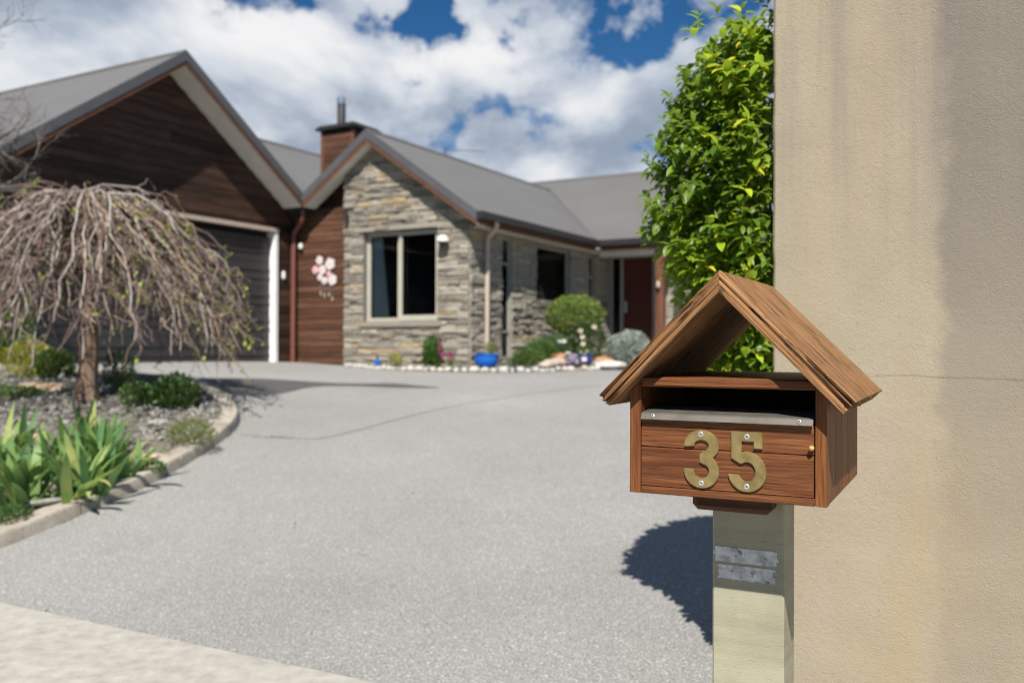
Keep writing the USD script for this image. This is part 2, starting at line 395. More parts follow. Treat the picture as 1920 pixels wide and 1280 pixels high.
M['grey_rock'] = surface('grey_rock', [(.3, (.18, .18, .16)), (.7, (.34, .33, .29))], .9, 10.0, 8.0, bump=.7, bscale=40.0, bdist=.02)
M['orange_rock'] = surface('orange_rock', [(.3, (.33, .14, .06)), (.7, (.47, .27, .15))], .9, 8.0, 8.0, bump=.6, bscale=40.0, bdist=.02)
M['pink_rock'] = surface('pink_rock', [(.3, (0.315, 0.240, 0.180)), (.7, (0.450, 0.375, 0.315))], .9, 9.0, 8.0, bump=.6, bscale=40.0, bdist=.02)
M['roof_metal'] = surface('roof_metal', [(.3, (0.106, 0.102, 0.099)), (.7, (0.121, 0.118, 0.115))], .5, 1.2, 5.0, spec=.35)
M['barge_metal'] = plain('barge_metal', (.085, .085, .09), .4)
M['gutter_metal'] = plain('gutter_metal', (.026, .024, .024), .42)
M['fascia_brown'] = wood('fascia_brown', (.08, .036, .021), (.125, .058, .034), (.16, .08, .048), 'y', .6, .5, .2)
M['soffit'] = plain('soffit', (.62, .58, .51), .7)
M['cedar_dark'] = wood('cedar_dark', (.016, .009, .007), (.044, .024, .017), (.082, .047, .032), 'x', .55, .35, .35, vary=.45)
M['cedar_panel'] = wood('cedar_panel', (.038, .018, .012), (.088, .043, .027), (.145, .075, .047), 'y', .5, .35, .35, vary=.28)
M['cedar_z'] = wood('cedar_z', (.07, .028, .016), (.13, .058, .034), (.18, .085, .05), 'z', .5, .35, .35, vary=.1)
M['cedar_back'] = plain('cedar_back', (.02, .011, .008), .8)
M['door_charcoal'] = plain('door_charcoal', (.034, .033, .034), .42)
M['white_paint'] = plain('white_paint', (.78, .78, .77), .45)
M['frame_stone'] = plain('frame_stone', (.40, .385, .32), .42)
M['frame_dark'] = plain('frame_dark', (.30, .295, .26), .5)
M['pipe_cream'] = plain('pipe_cream', (.43, .355, .285), .5)
M['pipe_red'] = plain('pipe_red', (.15, .055, .04), .45)
M['steel_dark'] = plain('steel_dark', (.10, .095, .095), .45, .6)
M['steel_bright'] = plain('steel_bright', (.6, .62, .64), .3, .9)
M['front_door'] = wood('front_door', (.05, .014, .01), (.085, .024, .016), (.11, .034, .024), 'z', .4, .4, .1)
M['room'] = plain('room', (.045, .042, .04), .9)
M['curtain'] = plain('curtain', (.66, .72, .74), .85)
M['lamp_white'] = plain('lamp_white', (.6, .6, .58), .4)
M['blue_glaze'] = plain('blue_glaze', (.008, .11, .48), .22)
M['blue_dark'] = plain('blue_dark', (.02, .05, .25), .3)
M['petal_white'] = plain('petal_white', (.60, .54, .53), .6)
M['petal_pink'] = plain('petal_pink', (.62, .36, .36), .6)
M['petal_magenta'] = plain('petal_magenta', (.50, .08, .25), .6)
M['petal_yellow'] = plain('petal_yellow', (.70, .50, .06), .6)
M['petal_lilac'] = plain('petal_lilac', (.55, .45, .62), .6)
M['petal_cream'] = plain('petal_cream', (.78, .72, .58), .6)
M['bark'] = surface('bark', [(.3, (.07, .042, .028)), (.5, (.165, .11, .075)), (.72, (.27, .20, .14))], .9, 9.0, 8.0, bump=1.0, bscale=26.0, bdist=.03, stretch=(1, 1, .22))
M['branch_bark'] = surface('branch_bark', [(0, (.13, .105, .09)), (.35, (.23, .20, .18)), (.6, (.34, .31, .285)), (.8, (.25, .16, .095)), (1, (.42, .395, .37))], .8, 14.0, by='random', bump=.5, bscale=40.0, bdist=.01)
M['twig_bark'] = surface('twig_bark', [(0, (.10, .065, .05)), (.4, (.20, .14, .115)), (.65, (.25, .135, .07)), (.8, (.26, .21, .185)), (1, (.35, .30, .275))], .8, 14.0, by='random')
M['bare_bark'] = surface('bare_bark', [(.3, (.09, .075, .065)), (.7, (.17, .15, .13))], .9, 12.0)
M['climber_leaf'] = foliage('climber_leaf', [(0, (0.062, 0.125, 0.010)), (.25, (0.156, 0.250, 0.014)), (.55, (0.300, 0.400, 0.018)), (.85, (0.500, 0.550, 0.025)), (1, (0.625, 0.550, 0.037))], .42, .38, .4)
M['iris_leaf'] = foliage('iris_leaf', [(0, (.045, .11, .045)), (.45, (.10, .20, .07)), (.82, (.19, .30, .08)), (1, (.38, .39, .13))], .5, .3, .35, (.4, .6, .12))
M['bush_leaf'] = foliage('bush_leaf', [(0, (.03, .07, .012)), (.4, (.075, .13, .02)), (.75, (.15, .19, .025)), (1, (.25, .24, .04))], .5, .25)
M['rose_leaf'] = foliage('rose_leaf', [(0, (.02, .045, .014)), (.5, (.05, .09, .025)), (1, (.10, .15, .04))], .45, .2)
M['silver_leaf'] = foliage('silver_leaf', [(0, (0.250, 0.288, 0.250)), (.5, (0.400, 0.450, 0.388)), (1, (0.550, 0.600, 0.525))], .7, .15, .3, (.4, .5, .35))
M['dark_leaf'] = foliage('dark_leaf', [(0, (.01, .03, .008)), (.5, (.028, .07, .015)), (1, (.07, .13, .03))], .4, .2)
M['heath_leaf'] = foliage('heath_leaf', [(0, (.04, .07, .02)), (.5, (.09, .12, .03)), (1, (.16, .18, .05))], .6, .2)
M['yellow_leaf'] = foliage('yellow_leaf', [(0, (.10, .12, .02)), (.5, (.30, .28, .03)), (1, (.48, .40, .05))], .5, .25)
M['grass_leaf'] = foliage('grass_leaf', [(0, (.03, .08, .015)), (.5, (.07, .14, .03)), (1, (.14, .20, .05))], .5, .25)
M['bud_leaf'] = foliage('bud_leaf', [(0, (.18, .24, .03)), (.5, (.30, .34, .04)), (1, (.40, .38, .08))], .5, .4)
M['stem'] = plain('stem', (.09, .10, .04), .7)
M['brass'] = surface('brass', [(.3, (.30, .22, .085)), (.5, (.38, .285, .12)), (.72, (.44, .34, .155))], .45, 30.0, 6.0, metallic=.75, rvar=.1)
M['zinc'] = plain('zinc', (.50, .51, .52), .42, .6)
M['black_hole'] = plain('black_hole', (.02, .02, .02), .8)
M['flap_metal'] = surface('flap_metal', [(.3, (0.084, 0.076, 0.064)), (.7, (0.132, 0.120, 0.102))], .55, 25.0, 6.0, metallic=.3)
M['flap_metal'] = M['flap_metal']
OR = dict(dark=(.056, .018, .007), mid=(.142, .048, .0165), light=(.225, .088, .029))
M['box_x'] = wood('box_x', axis='x', rough=.5, bump=.55, vary=.08, **OR)
M['box_z'] = wood('box_z', axis='z', rough=.5, bump=.55, vary=.14, **OR)
M['box_dark'] = wood('box_dark', (.022, .009, .005), (.045, .018, .009), (.08, .034, .016), 'x', .6, 1.0, .5)
M['roof_wood'] = wood('roof_wood', (.055, .024, .010), (.25, .122, .050), (.39, .215, .098), 'x', .8, .85, .9, wear=.05, wearcol=(.36, .235, .14), cracks=True)
M['roof_under'] = M['roof_wood']
M['post_paint'] = surface('post_paint', [(.3, (.262, .245, .168)), (.5, (.310, .292, .205)), (.7, (.345, .328, .238))], .65, 6.0, 9.0, bump=.35, bscale=150.0, bdist=.002, stretch=(.5, .5, 4.0), speck=(70.0, (.20, .18, .125), .66, .76), macro=(9.0, .88, 1.08))
M['residue'] = surface('residue', [(.35, (.34, .34, .33)), (.5, (.52, .52, .51)), (.65, (.66, .66, .65))], .8, 70.0, 6.0, bump=.6, bscale=150.0, bdist=.002, speck=(55.0, (.22, .20, .16), .60, .66))


def render_wall_material():
    """painted render: fine stipple, ochre and grey weather stains running down, a wider grey stain, one hairline crack"""
    n = {'tc': ('texture_coordinate', {}), 'sep': ('separate_xyz', {}),
         'ms': ('mapping', dict(scale=(4.5, 1.0, .8))), 'ns': ('noise_texture', dict(scale=1.0, detail=6.0, roughness=.6)),
         'nb': ('noise_texture', dict(scale=2.2, detail=6.0, roughness=.6)),
         'base': ('rgb_ramp', dict(ramp=[(.3, (.288, .242, .174)), (.5, (.318, .270, .197)), (.7, (.340, .292, .217))])),
         'och': ('mix', dict(color2=(.345, .272, .145))), 'ochm': ('map_range', dict(from_min=.50, from_max=.68, to_min=0.0, to_max=.40, clamp=True)),
         'ztop': ('map_range', dict(range_type='smoothstep', from_min=1.15, from_max=1.95, to_min=0.0, to_max=1.0, clamp=True)),
         'gm': ('map_range', dict(from_min=.44, from_max=.68, to_min=0.0, to_max=.75, clamp=True)), 'gmul': ('math', dict(math_type='multiply')),
         'ms2': ('mapping', dict(scale=(9.0, 1.0, .35), location=(4.2, 0, 1.0))), 'ns2': ('noise_texture', dict(scale=1.0, detail=5.0, roughness=.6)),
         'grey': ('mix', dict(color2=(.20, .175, .15))),
         'wob': ('noise_texture', dict(scale=9.0, detail=5.0)), 'wa': ('math', dict(math_type='multiply_add', value2=.14)),
         'band': ('map_range', dict(range_type='smoothstep', from_min=.50, from_max=.56, to_min=0.0, to_max=1.0, clamp=True)),
         'bz': ('map_range', dict(range_type='smoothstep', from_min=.55, from_max=1.7, to_min=.22, to_max=.72, clamp=True)), 'bm': ('math', dict(math_type='multiply')),
         'bgrey': ('mix', dict(color2=(.155, .137, .118))),
         'cw': ('noise_texture', dict(scale=6.0, detail=6.0)), 'cz': ('math', dict(math_type='multiply_add', value2=-.030)),
         'cd': ('math', dict(math_type='subtract', value2=1.1)), 'ca': ('math', dict(math_type='absolute')),
         'cm': ('map_range', dict(from_min=.0006, from_max=.0022, to_min=.75, to_max=0.0, clamp=True)),
         'cxm': ('map_range', dict(from_min=.02, from_max=.45, to_min=.08, to_max=.9, clamp=True)), 'cmm': ('math', dict(math_type='multiply')),
         'crack': ('mix', dict(color2=(.10, .09, .075))),
         'bn': ('noise_texture', dict(scale=230.0, detail=3.0, roughness=.6)), 'bn2': ('noise_texture', dict(scale=60.0, detail=3.0)), 'bs': ('math', dict(math_type='multiply_add', value2=.45)),
         'sp': ('map_range', dict(from_min=.60, from_max=.74, to_min=0.0, to_max=.45, clamp=True)), 'spx': ('mix', dict(color2=(.24, .20, .15))), 'spn': ('noise_texture', dict(scale=55.0, detail=2.0)),
         'b': ('bump', dict(strength=.55, distance=.006)),
         'p': ('principled_bsdf', dict(roughness=.85, specular_ior_level=.25))}
    l = [('tc.object', 'sep.vector'), ('tc.object', 'ms.vector'), ('ms.vector', 'ns.vector'), ('tc.object', 'nb.vector'), ('nb.fac', 'base.fac'),
         ('ns.fac', 'ochm.value'), ('base.color', 'och.color1'), ('ochm.result', 'och.fac'),
         ('tc.object', 'ms2.vector'), ('ms2.vector', 'ns2.vector'), ('ns2.fac', 'gm.value'), ('sep.z', 'ztop.value'), ('gm.result', 'gmul.value1'), ('ztop.result', 'gmul.value2'),
         ('och.color', 'grey.color1'), ('gmul.value', 'grey.fac'),
         ('tc.object', 'wob.vector'), ('wob.fac', 'wa.value1'), ('sep.x', 'wa.value3'), ('wa.value', 'band.value'), ('sep.z', 'bz.value'), ('band.result', 'bm.value1'), ('bz.result', 'bm.value2'),
         ('grey.color', 'bgrey.color1'), ('bm.value', 'bgrey.fac'),
         ('tc.object', 'cw.vector'), ('cw.fac', 'cz.value1'), ('sep.z', 'cz.value3'), ('cz.value', 'cd.value1'), ('cd.value', 'ca.value1'), ('ca.value', 'cm.value'),
         ('sep.x', 'cxm.value'), ('cm.result', 'cmm.value1'), ('cxm.result', 'cmm.value2'), ('bgrey.color', 'crack.color1'), ('cmm.value', 'crack.fac'),
         ('tc.object', 'spn.vector'), ('spn.fac', 'sp.value'), ('crack.color', 'spx.color1'), ('sp.result', 'spx.fac'), ('spx.color', 'p.base_color'),
         ('tc.object', 'bn.vector'), ('tc.object', 'bn2.vector'), ('bn2.fac', 'bs.value1'), ('bn.fac', 'bs.value3'), ('bs.value', 'b.height'), ('b.normal', 'p.normal')]
    return usdkit.material(stage, LK + 'painted_render', n, l, surface='p.BSDF')


M['render'] = render_wall_material()
M['pane'] = usdkit.material(stage, LK + 'window_glass', {'f': ('fresnel', dict(IOR=1.33)), 't': ('transparent_bsdf', dict(color=(.74, .78, .78))), 'g': ('glossy_bsdf', dict(roughness=0.0, color=(.9, .9, .9))), 'm': ('mix_closure', {})},
                            [('f.fac', 'm.fac'), ('t.BSDF', 'm.closure1'), ('g.BSDF', 'm.closure2')], surface='m.closure')

# ------------------------------------------------------------------ the ground
FLOOR = .926


def sst(x):
    x = np.clip(x, 0, 1)
    return x * x * (3 - 2 * x)


def zg(x, y):
    x = np.asarray(x, float); y = np.asarray(y, float)
    y0 = np.clip(3.21 - .52 * (x + .49), 1.0, 7.4)
    t = np.clip((y - y0) / (11.0 - y0), 0, 1.0)
    g = t + .10 * np.sin(np.pi * t) * t
    return (.93 - .125 * sst((x + 5.2) / 3.9)) * g


KERB = np.array([(-3.9, 3.9), (-3.35, 4.3), (-2.809, 4.955), (-2.644, 5.4), (-2.465, 5.979), (-2.365, 6.684), (-2.335, 7.35), (-2.414, 7.998), (-2.57, 8.448), (-2.838, 8.982), (-3.141, 9.412), (-3.487, 9.742), (-4.325, 10.117), (-5.379, 10.447), (-6.6, 10.8), (-8.0, 11.1)])


def smooth_path(p, n):
    from scipy.interpolate import CubicSpline
    p = np.asarray(p, float)
    s = np.concatenate([[0], np.cumsum(np.linalg.norm(np.diff(p, axis=0), axis=1))])
    t = np.linspace(0, s[-1], n)
    return np.stack([CubicSpline(s, p[:, k])(t) for k in range(p.shape[1])], 1)


xs = np.unique(np.concatenate([np.linspace(-600, -14, 20), np.linspace(-14, 14, 57), np.linspace(14, 600, 20)]))
ys = np.unique(np.concatenate([np.linspace(-400, -6, 12), np.linspace(-6, 26, 65), np.linspace(26, 1500, 24)]))
obj('ground', grid(xs, ys, lambda x, y: zg(x, y) - .06), M['earth'], kind='structure')


def driveway():
    xs = np.linspace(-8.5, 5.0, 91)
    t = np.linspace(0, 1, 80)
    X = np.repeat(xs[None], 80, 0)
    y0 = 3.215 - .52 * (X + .49)
    Y = y0 + t[:, None] * (19.0 - y0)
    Z = zg(X, Y) + .004
    k, m = X.shape
    i, j = np.meshgrid(np.arange(k - 1), np.arange(m - 1), indexing='ij')
    q = np.stack([i * m + j, i * m + j + 1, (i + 1) * m + j + 1, (i + 1) * m + j], -1).reshape(-1, 4)
    return np.stack([X, Y, Z], -1).reshape(-1, 3), q


obj('driveway', driveway(), M['gravel_seal'], kind='structure', smooth=True)


def ribbon(path, w, h, top=.004):
    p = smooth_path(path, 60); t = np.gradient(p, axis=0); t /= np.linalg.norm(t, axis=1, keepdims=True); nrm = np.stack([-t[:, 1], t[:, 0]], 1)
    a, b = p + nrm * w / 2, p - nrm * w / 2
    z = zg(p[:, 0], p[:, 1]) + top
    v = np.vstack([np.c_[a, z], np.c_[b, z]]); k = len(p)
    return v, np.array([[i, k + i, k + i + 1, i + 1] for i in range(k - 1)])


M['joint'] = plain('joint', (.185, .182, .175), .9)
obj('driveway_joint', ribbon([(-2.25, 7.52), (-1.9, 7.38), (-1.55, 7.30)], .012, 0, .008), M['joint'], kind='structure')
obj('driveway_joint', ribbon([(-1.55, 7.30), (-1.2, 7.75), (-.79, 8.38), (-.3, 8.95), (.22, 9.48), (1.2, 10.3)], .014, 0, .0082), M['joint'], kind='structure')


def footpath():
    d = np.array([.887, -.461]); nn = np.array([.461, .887])   # along the path, and towards the house
    e = np.array([-.49, 3.205])
    P = [e + d * s - nn * o for s in (-12, 12) for o in (0, 3.2)]
    a, b, c, q = P[0], P[2], P[3], P[1]
    return prism([[*a, .008], [*b, .008], [*c, .008], [*q, .008]], (0, 0, -.09))


obj('footpath', footpath(), M['concrete_path'], kind='structure')


# damp patch that water has left on the drive
pw = np.array([(-3.55, 10.25), (-3.3, 10.0), (-3.15, 9.75), (-2.98, 9.42), (-2.7, 9.25), (-2.42, 9.45), (-2.2, 9.95), (-1.8, 10.1), (-1.4, 10.02), (-1.05, 9.96), (-.80, 9.98), (-1.0, 10.12), (-1.4, 10.35), (-1.8, 10.30), (-2.1, 10.32), (-2.6, 10.42), (-3.1, 10.42)])
pp = smooth_path(np.vstack([pw, pw[:1]]), 90)[:-1]
wp = Polygon(pp).buffer(0)
wm = trimesh.creation.triangulate_polygon(wp, engine='earcut')
wm = trimesh.Trimesh(np.c_[wm[0], np.zeros(len(wm[0]))], wm[1]).subdivide_to_size(.25)
wv = np.array(wm.vertices); wv[:, 2] = zg(wv[:, 0], wv[:, 1]) + .0085
obj('wet_patch', (wv, wm.faces), M['wet_seal'], kind='structure')

# kerb round the island bed, cast in lengths
kp = smooth_path(KERB, 240)
kt = np.gradient(kp, axis=0); kt /= np.linalg.norm(kt, axis=1, keepdims=True)
kin = np.stack([-kt[:, 1], kt[:, 0]], 1)      # towards the bed
kz = zg(kp[:, 0], kp[:, 1])
kz = np.convolve(np.pad(kz, 4, mode='edge'), np.ones(9) / 9, 'valid')
kerb = UsdGeom.Xform.Define(stage, '/World/kerb').GetPrim(); data(kerb, kind='structure')
cuts = [0, 44, 62, 66, 70, 118, 160, 200, 239]
for a, b in zip(cuts[:-1], cuts[1:]):
    i = np.arange(a, b + 1); s0 = .006
    c, w, z = kp[i].copy(), kin[i], kz[i]
    c[0] += kt[a] * s0; c[-1] -= kt[b] * s0
    prof = [(.0, -.05), (.008, .07), (.022, .088), (.135, .096), (.15, .085), (.15, -.05)]
    rows = np.stack([np.c_[c + w * o, z + h] for o, h in prof], 1)
    rows[:, 1:4, 2] += .006 * (meshkit.noise(np.c_[c * 4, z * 0]) - .5)[:, None]
    k, m = rows.shape[:2]
    ii, jj = np.meshgrid(np.arange(k - 1), np.arange(m - 1), indexing='ij')
    q = np.stack([ii * m + jj, (ii + 1) * m + jj, (ii + 1) * m + jj + 1, ii * m + jj + 1], -1).reshape(-1, 4)
    f = np.vstack([q[:, [0, 1, 2]], q[:, [0, 2, 3]], [[0, j, j + 1] for j in range(1, m - 1)], [[(k - 1) * m, (k - 1) * m + j + 1, (k - 1) * m + j] for j in range(1, m - 1)]])
    obj('kerb_segment', (rows.reshape(-1, 3), f), M['kerb_concrete'], kerb, smooth=35)

BED = Polygon(np.vstack([kp + kin * .10, [(-9.5, 11.0), (-9.5, 3.6)]])).buffer(0)


def bed_z(x, y):
    x = np.asarray(x, float); y = np.asarray(y, float)
    d = np.hypot(x + 4.4, (y - 7.9)) 
    return zg(x, y) + .06 + .09 * np.exp(-(d / 1.5) ** 2) + .03 * (meshkit.fbm(np.stack([x * 2.2, y * 2.2, 0 * x], -1)) - .5)


bm = trimesh.creation.triangulate_polygon(BED, engine='earcut')
bm = trimesh.Trimesh(np.c_[bm[0], np.zeros(len(bm[0]))], bm[1]).subdivide_to_size(.14, max_iter=14)
bv = np.array(bm.vertices); bv[:, 2] = bed_z(bv[:, 0], bv[:, 1])
obj('garden_soil', (bv, bm.faces), M['soil'], kind='structure', smooth=True)


def chip(seed, n=7):
    r = np.random.default_rng(seed)
    return trimesh.convex.convex_hull(r.normal(size=(n, 3)) * [1, .75, .38])


def chips(poly, n, size, zf, seed):
    r = np.random.default_rng(seed); x0, y0, x1, y1 = poly.bounds
    p = np.c_[r.uniform(x0, x1, n * 3), r.uniform(y0, y1, n * 3)]
    import shapely
    p = p[shapely.contains_xy(poly, p[:, 0], p[:, 1])][:n]
    parts = MB()
    for k in range(5):
        q = p[k::5]; c = chip(seed * 10 + k)
        d = rand_dirs(len(q), r); d[:, 2] *= .3
        pos = np.c_[q, zf(q[:, 0], q[:, 1]) + .006]
        parts.add(*scatter(np.array(c.vertices), np.array(c.faces), pos, basis(d), size * r.lognormal(0, .45, len(q))))
    return parts.get()


obj('slate_chips', chips(BED.intersection(sbox(-6.2, 4.0, 0, 11)), 7500, .017, bed_z, 3), M['chips'], kind='stuff', label='grey slate chips mulching the island bed', category='gravel')

# a few bits of leaf litter and grit on the drive
rl = np.random.default_rng(19); lm = MB(); n_ = 130
q = np.c_[rl.uniform(-2.3, 1.2, n_), rl.uniform(3.9, 12.0, n_)]
q = q[(q[:, 0] > -2.2 + .1 * rl.random(len(q)))]
d = rand_dirs(len(q), rl); d[:, 2] *= .12
lm.add(*scatter(*leaf_mesh(.45, 3, .3, .1), np.c_[q, zg(q[:, 0], q[:, 1]) + .012], basis(d), rl.uniform(.012, .03, len(q))))
M['litter'] = surface('litter', [(0, (.10, .065, .03)), (.5, (.22, .15, .07)), (1, (.30, .26, .12))], .8, 8.0, by='random')
obj('leaf_litter', lm.get(), M['litter'], kind='stuff', label='tiny dry leaves scattered on the driveway', category='leaf litter')

# ------------------------------------------------------------------ the house
CX, CY, TH = -.663, 13.922, 29.516
house = thing('house', 'single storey house with dark cedar garage gable, schist stone gable and grey metal roof', 'house', (CX, CY, FLOOR), 90 - TH)
U_ = np.array([math.sin(math.radians(TH)), math.cos(math.radians(TH)), 0]); V_ = np.array([-U_[1], U_[0], 0])


def H(u, v, z=0.0):
    """house coordinates to world"""
    return np.array([CX, CY, FLOOR]) + u * U_ + v * V_ + np.array([0, 0, z])


VS, VI, OV, OG = 2.467, 3.63, .226, .435
UG, ZG, SG = -2.697, 4.538, .7015
AR, AZ, ER, EZ = 1.827, 3.756, -.271, 2.295
SW = (AZ - EZ) / (AR - ER)
GE, CU, CZ, PU = 4.159, 6.642, 4.024, -1.514
MR, MZ = 6.4, 4.538
T = .04     # roof sheet


def wing_z(v):
    return AZ - SW * abs(v - AR)


def gar_z(u):
    return ZG - SG * abs(u - UG)


def roof(poly, name='roof'):
    return obj(name, prism(poly, (0, 0, -T)), M['roof_metal'], house)


C0 = (-OV, VI - OG)                          # where the two raking gables meet
zc = wing_z(C0[1])
tv = (MZ - SG * MR); vt = (AZ + SW * AR - tv) / (SG + SW); zt3 = wing_z(vt); ut = UG + (ZG - zt3) / SG
# garage wing
roof([(UG, C0[1], ZG), (UG, 14, ZG), (-6.1, 14, gar_z(-6.1)), (-6.1, C0[1], gar_z(-6.1))])
roof([(UG, C0[1], ZG - .004), (C0[0], C0[1], zc), (ut, vt, zt3), (UG, MR, MZ - .004)])
# body of the house behind the valley
roof([(UG, MR, MZ), (ut, vt, zt3), (9.5, vt, zt3), (9.5, MR, MZ)])
roof([(UG, MR, MZ - .003), (9.5, MR, MZ - .003), (9.5, 12, MZ - SG * 5.6), (UG, 12, MZ - SG * 5.6)])
# stone wing
ue = GE + (AZ - EZ) / SW
roof([(-OV, AR, AZ), (-OV, ER, EZ), (GE, ER, EZ), (ue, AR, AZ)])
roof([(-OV, AR, AZ - .003), (ue, AR, AZ - .003), (ue, vt, zt3), (ut, vt, zt3), (C0[0], C0[1], zc)])
# cross wing over the entry
roof([(GE, ER, EZ - .002), (GE, PU, EZ - .002), (CU, PU, CZ), (CU, 4.0, CZ), (ue, AR, AZ - .002)])
roof([(5.15, PU - .002, EZ), (5.15, -7, EZ), (5.15 + 2.6, -7, EZ + 2.6 * SW), (5.15 + 2.6, PU - .002, EZ + 2.6 * SW)])
roof([(CU, PU, CZ - .004), (CU, 4, CZ - .004), (CU + 3.5, 4, CZ - 3.5 * SW), (CU + 3.5, PU, CZ - 3.5 * SW)])
obj('roof_cheek', prism([(GE + .05, PU + .02, EZ - .05), (CU, PU + .02, CZ - .06), (CU, PU + .02, EZ - .05)], (0, .03, 0)), M['soffit'], house)
# ridge caps, valley tray
for a, b in (((UG, C0[1], ZG), (UG, 14, ZG)), ((-OV, AR, AZ), (ue, AR, AZ)), ((UG, MR, MZ), (9.5, MR, MZ)), ((CU, PU, CZ), (CU, 4, CZ))):
    obj('ridge_cap', tube([np.add(a, (0, 0, -.02)), np.add(b, (0, 0, -.02))], .05, 8), M['roof_metal'], house)
obj('valley_tray', tube([(GE + .03, ER + .03, EZ + .012), (ue, AR, AZ + .008)], .022, 6), M['barge_metal'], house)


# raking barges: grey metal barge, brown timber below, pale soffit behind
def rake(a, b, out, depth, wall):
    """a, b: ends on the roof edge line; out: unit vector off the gable; depth: overhang to the wall"""
    a, b, out = np.array(a, float), np.array(b, float), np.array(out, float)
    dn = np.array([0, 0, -1.0])
    obj('barge_capping', prism([a + dn * -.018, b + dn * -.018, b + dn * .135, a + dn * .135], out * .028), M['barge_metal'], house)
    obj('barge_board', prism([a + dn * .137, b + dn * .137, b + dn * .205, a + dn * .205], out * .018), M['fascia_brown'], house)
    k = -out * (depth - .004)
    obj('soffit', prism([a + dn * .185, b + dn * .185, b + dn * .185 + k, a + dn * .185 + k], (0, 0, -.012)), M['soffit'], house)


g = C0[1]
rake((UG, g, ZG), (C0[0], g, zc), (0, -1, 0), OG, 0)
rake((UG, g, ZG), (-6.1, g, gar_z(-6.1)), (0, -1, 0), OG, 0)
rake((-OV, AR, AZ), (-OV, ER - .01, wing_z(ER - .01)), (-1, 0, 0), OV, 0)
rake((-OV, AR, AZ), (C0[0], C0[1], zc), (-1, 0, 0), OV + .09, 0)


# gutters along level eaves
def gutter(a, b, out, fascia=True):
    a, b, out = np.array(a, float), np.array(b, float), np.array(out, float)
    z = np.array([0, 0, 1.0])
    obj('gutter', prism([a - z * .005, a + out * .11 - z * .005, a + out * .105 - z * .115, a + out * .02 - z * .115], b - a), M['gutter_metal'], house)
    obj('fascia', prism([a - z * .045, b - z * .045, b - z * .20, a - z * .20], -out * .02), M['fascia_brown'], house)


gutter((-OV - .01, ER, EZ), (GE - .1, ER, EZ), (0, -1, 0))
gutter((GE, ER - .11, EZ), (GE, PU, EZ), (-1, 0, 0))
gutter((GE, PU, EZ), (5.15, PU, EZ), (0, -1, 0))
gutter((5.15, PU - .1, EZ), (5.15, -7, EZ), (-1, 0, 0))
obj('soffit', MB().box(0.05, 5.28, ER + .02, .12, EZ - .20, EZ - .185).get(), M['soffit'], house)
obj('soffit', MB().box(GE + .02, 5.3, PU + .02, ER + .018, EZ - .16, EZ - .145).get(), M['soffit'], house)
obj('soffit', MB().box(5.17, 5.6, -7, PU - .02, EZ - .20, EZ - .185).get(), M['soffit'], house)

# stone walls: backing with openings, then each stone
stone_jobs = []


def stone_wall(fn, poly, holes, seed, parent_name='stone_wall'):
    """fn(a, z, w): wall coordinates to house coordinates, w outwards. poly: shapely outline in (a, z)."""
    hp = unary_union([sbox(*h) for h in holes]) if holes else Polygon()
    body = poly.difference(hp)
    wall = obj(parent_name, extrude(body, -.22, fn), M['schist_backing'], house)
    r = np.random.default_rng(seed)
    a0, z0, a1, z1 = poly.bounds
    z = z0
    while z < z1 - .03:
        h = r.choice([.036, .048, .06, .075, .095], p=[.18, .28, .28, .18, .08])
        row = body.intersection(sbox(a0, z + .008, a1, z + h - .008))
        mid = body.intersection(LineString([(a0 - 1, z + h * .5), (a1 + 1, z + h * .5)]))
        for seg in getattr(mid, 'geoms', [mid]):
            if seg.is_empty or seg.geom_type != 'LineString':
                continue
            s0, s1 = sorted((seg.coords[0][0], seg.coords[-1][0]))
            x = s0
            while x < s1 - .03:
                w = r.uniform(.12, .46) * (1.15 if h > .07 else .9)
                e = min(x + w, s1)
                if s1 - e < .09:
                    e = s1
                stone_jobs.append((wall, fn, x, e, z, z + h, r.integers(1 << 30)))
                x = e
        z += h
    return wall


def one_stone(fn, x0, x1, z0, z1, seed):
    r = np.random.default_rng(seed)
    g = .004
    x0 += g; x1 -= g; z0 += g * .8; z1 -= g * .8
    p = r.uniform(.012, .05)
    j = lambda s: r.normal(0, s)
    c = min(.012, (z1 - z0) * .22)
    xs = [x0, x0 + (x1 - x0) * r.uniform(.35, .65), x1]
    P = []
    for depth, ins in ((-.01, 0), (p * .72, 0), (p, c)):
        for (X, Z) in ((xs[0] + ins, z0 + ins), (xs[1], z0 + ins), (xs[2] - ins, z0 + ins), (xs[2] - ins, z1 - ins), (xs[1], z1 - ins), (xs[0] + ins, z1 - ins)):
            k = 0 if depth < 0 else 1
            P.append((X + k * j(.004), Z + k * j(.0035), depth + (j(.005) if ins else 0)))
    P = np.array(P)
    f = []
    for L in (0, 1):
        for i in range(6):
            a, b = L * 6 + i, L * 6 + (i + 1) % 6
            f += [[a, b, b + 6], [a, b + 6, a + 6]]
    f += [[12, 13, 16], [12, 16, 17], [13, 14, 15], [13, 15, 16]]
    v = np.stack(fn(P[:, 0], P[:, 1], P[:, 2]), 1)
    return v, np.array(f)


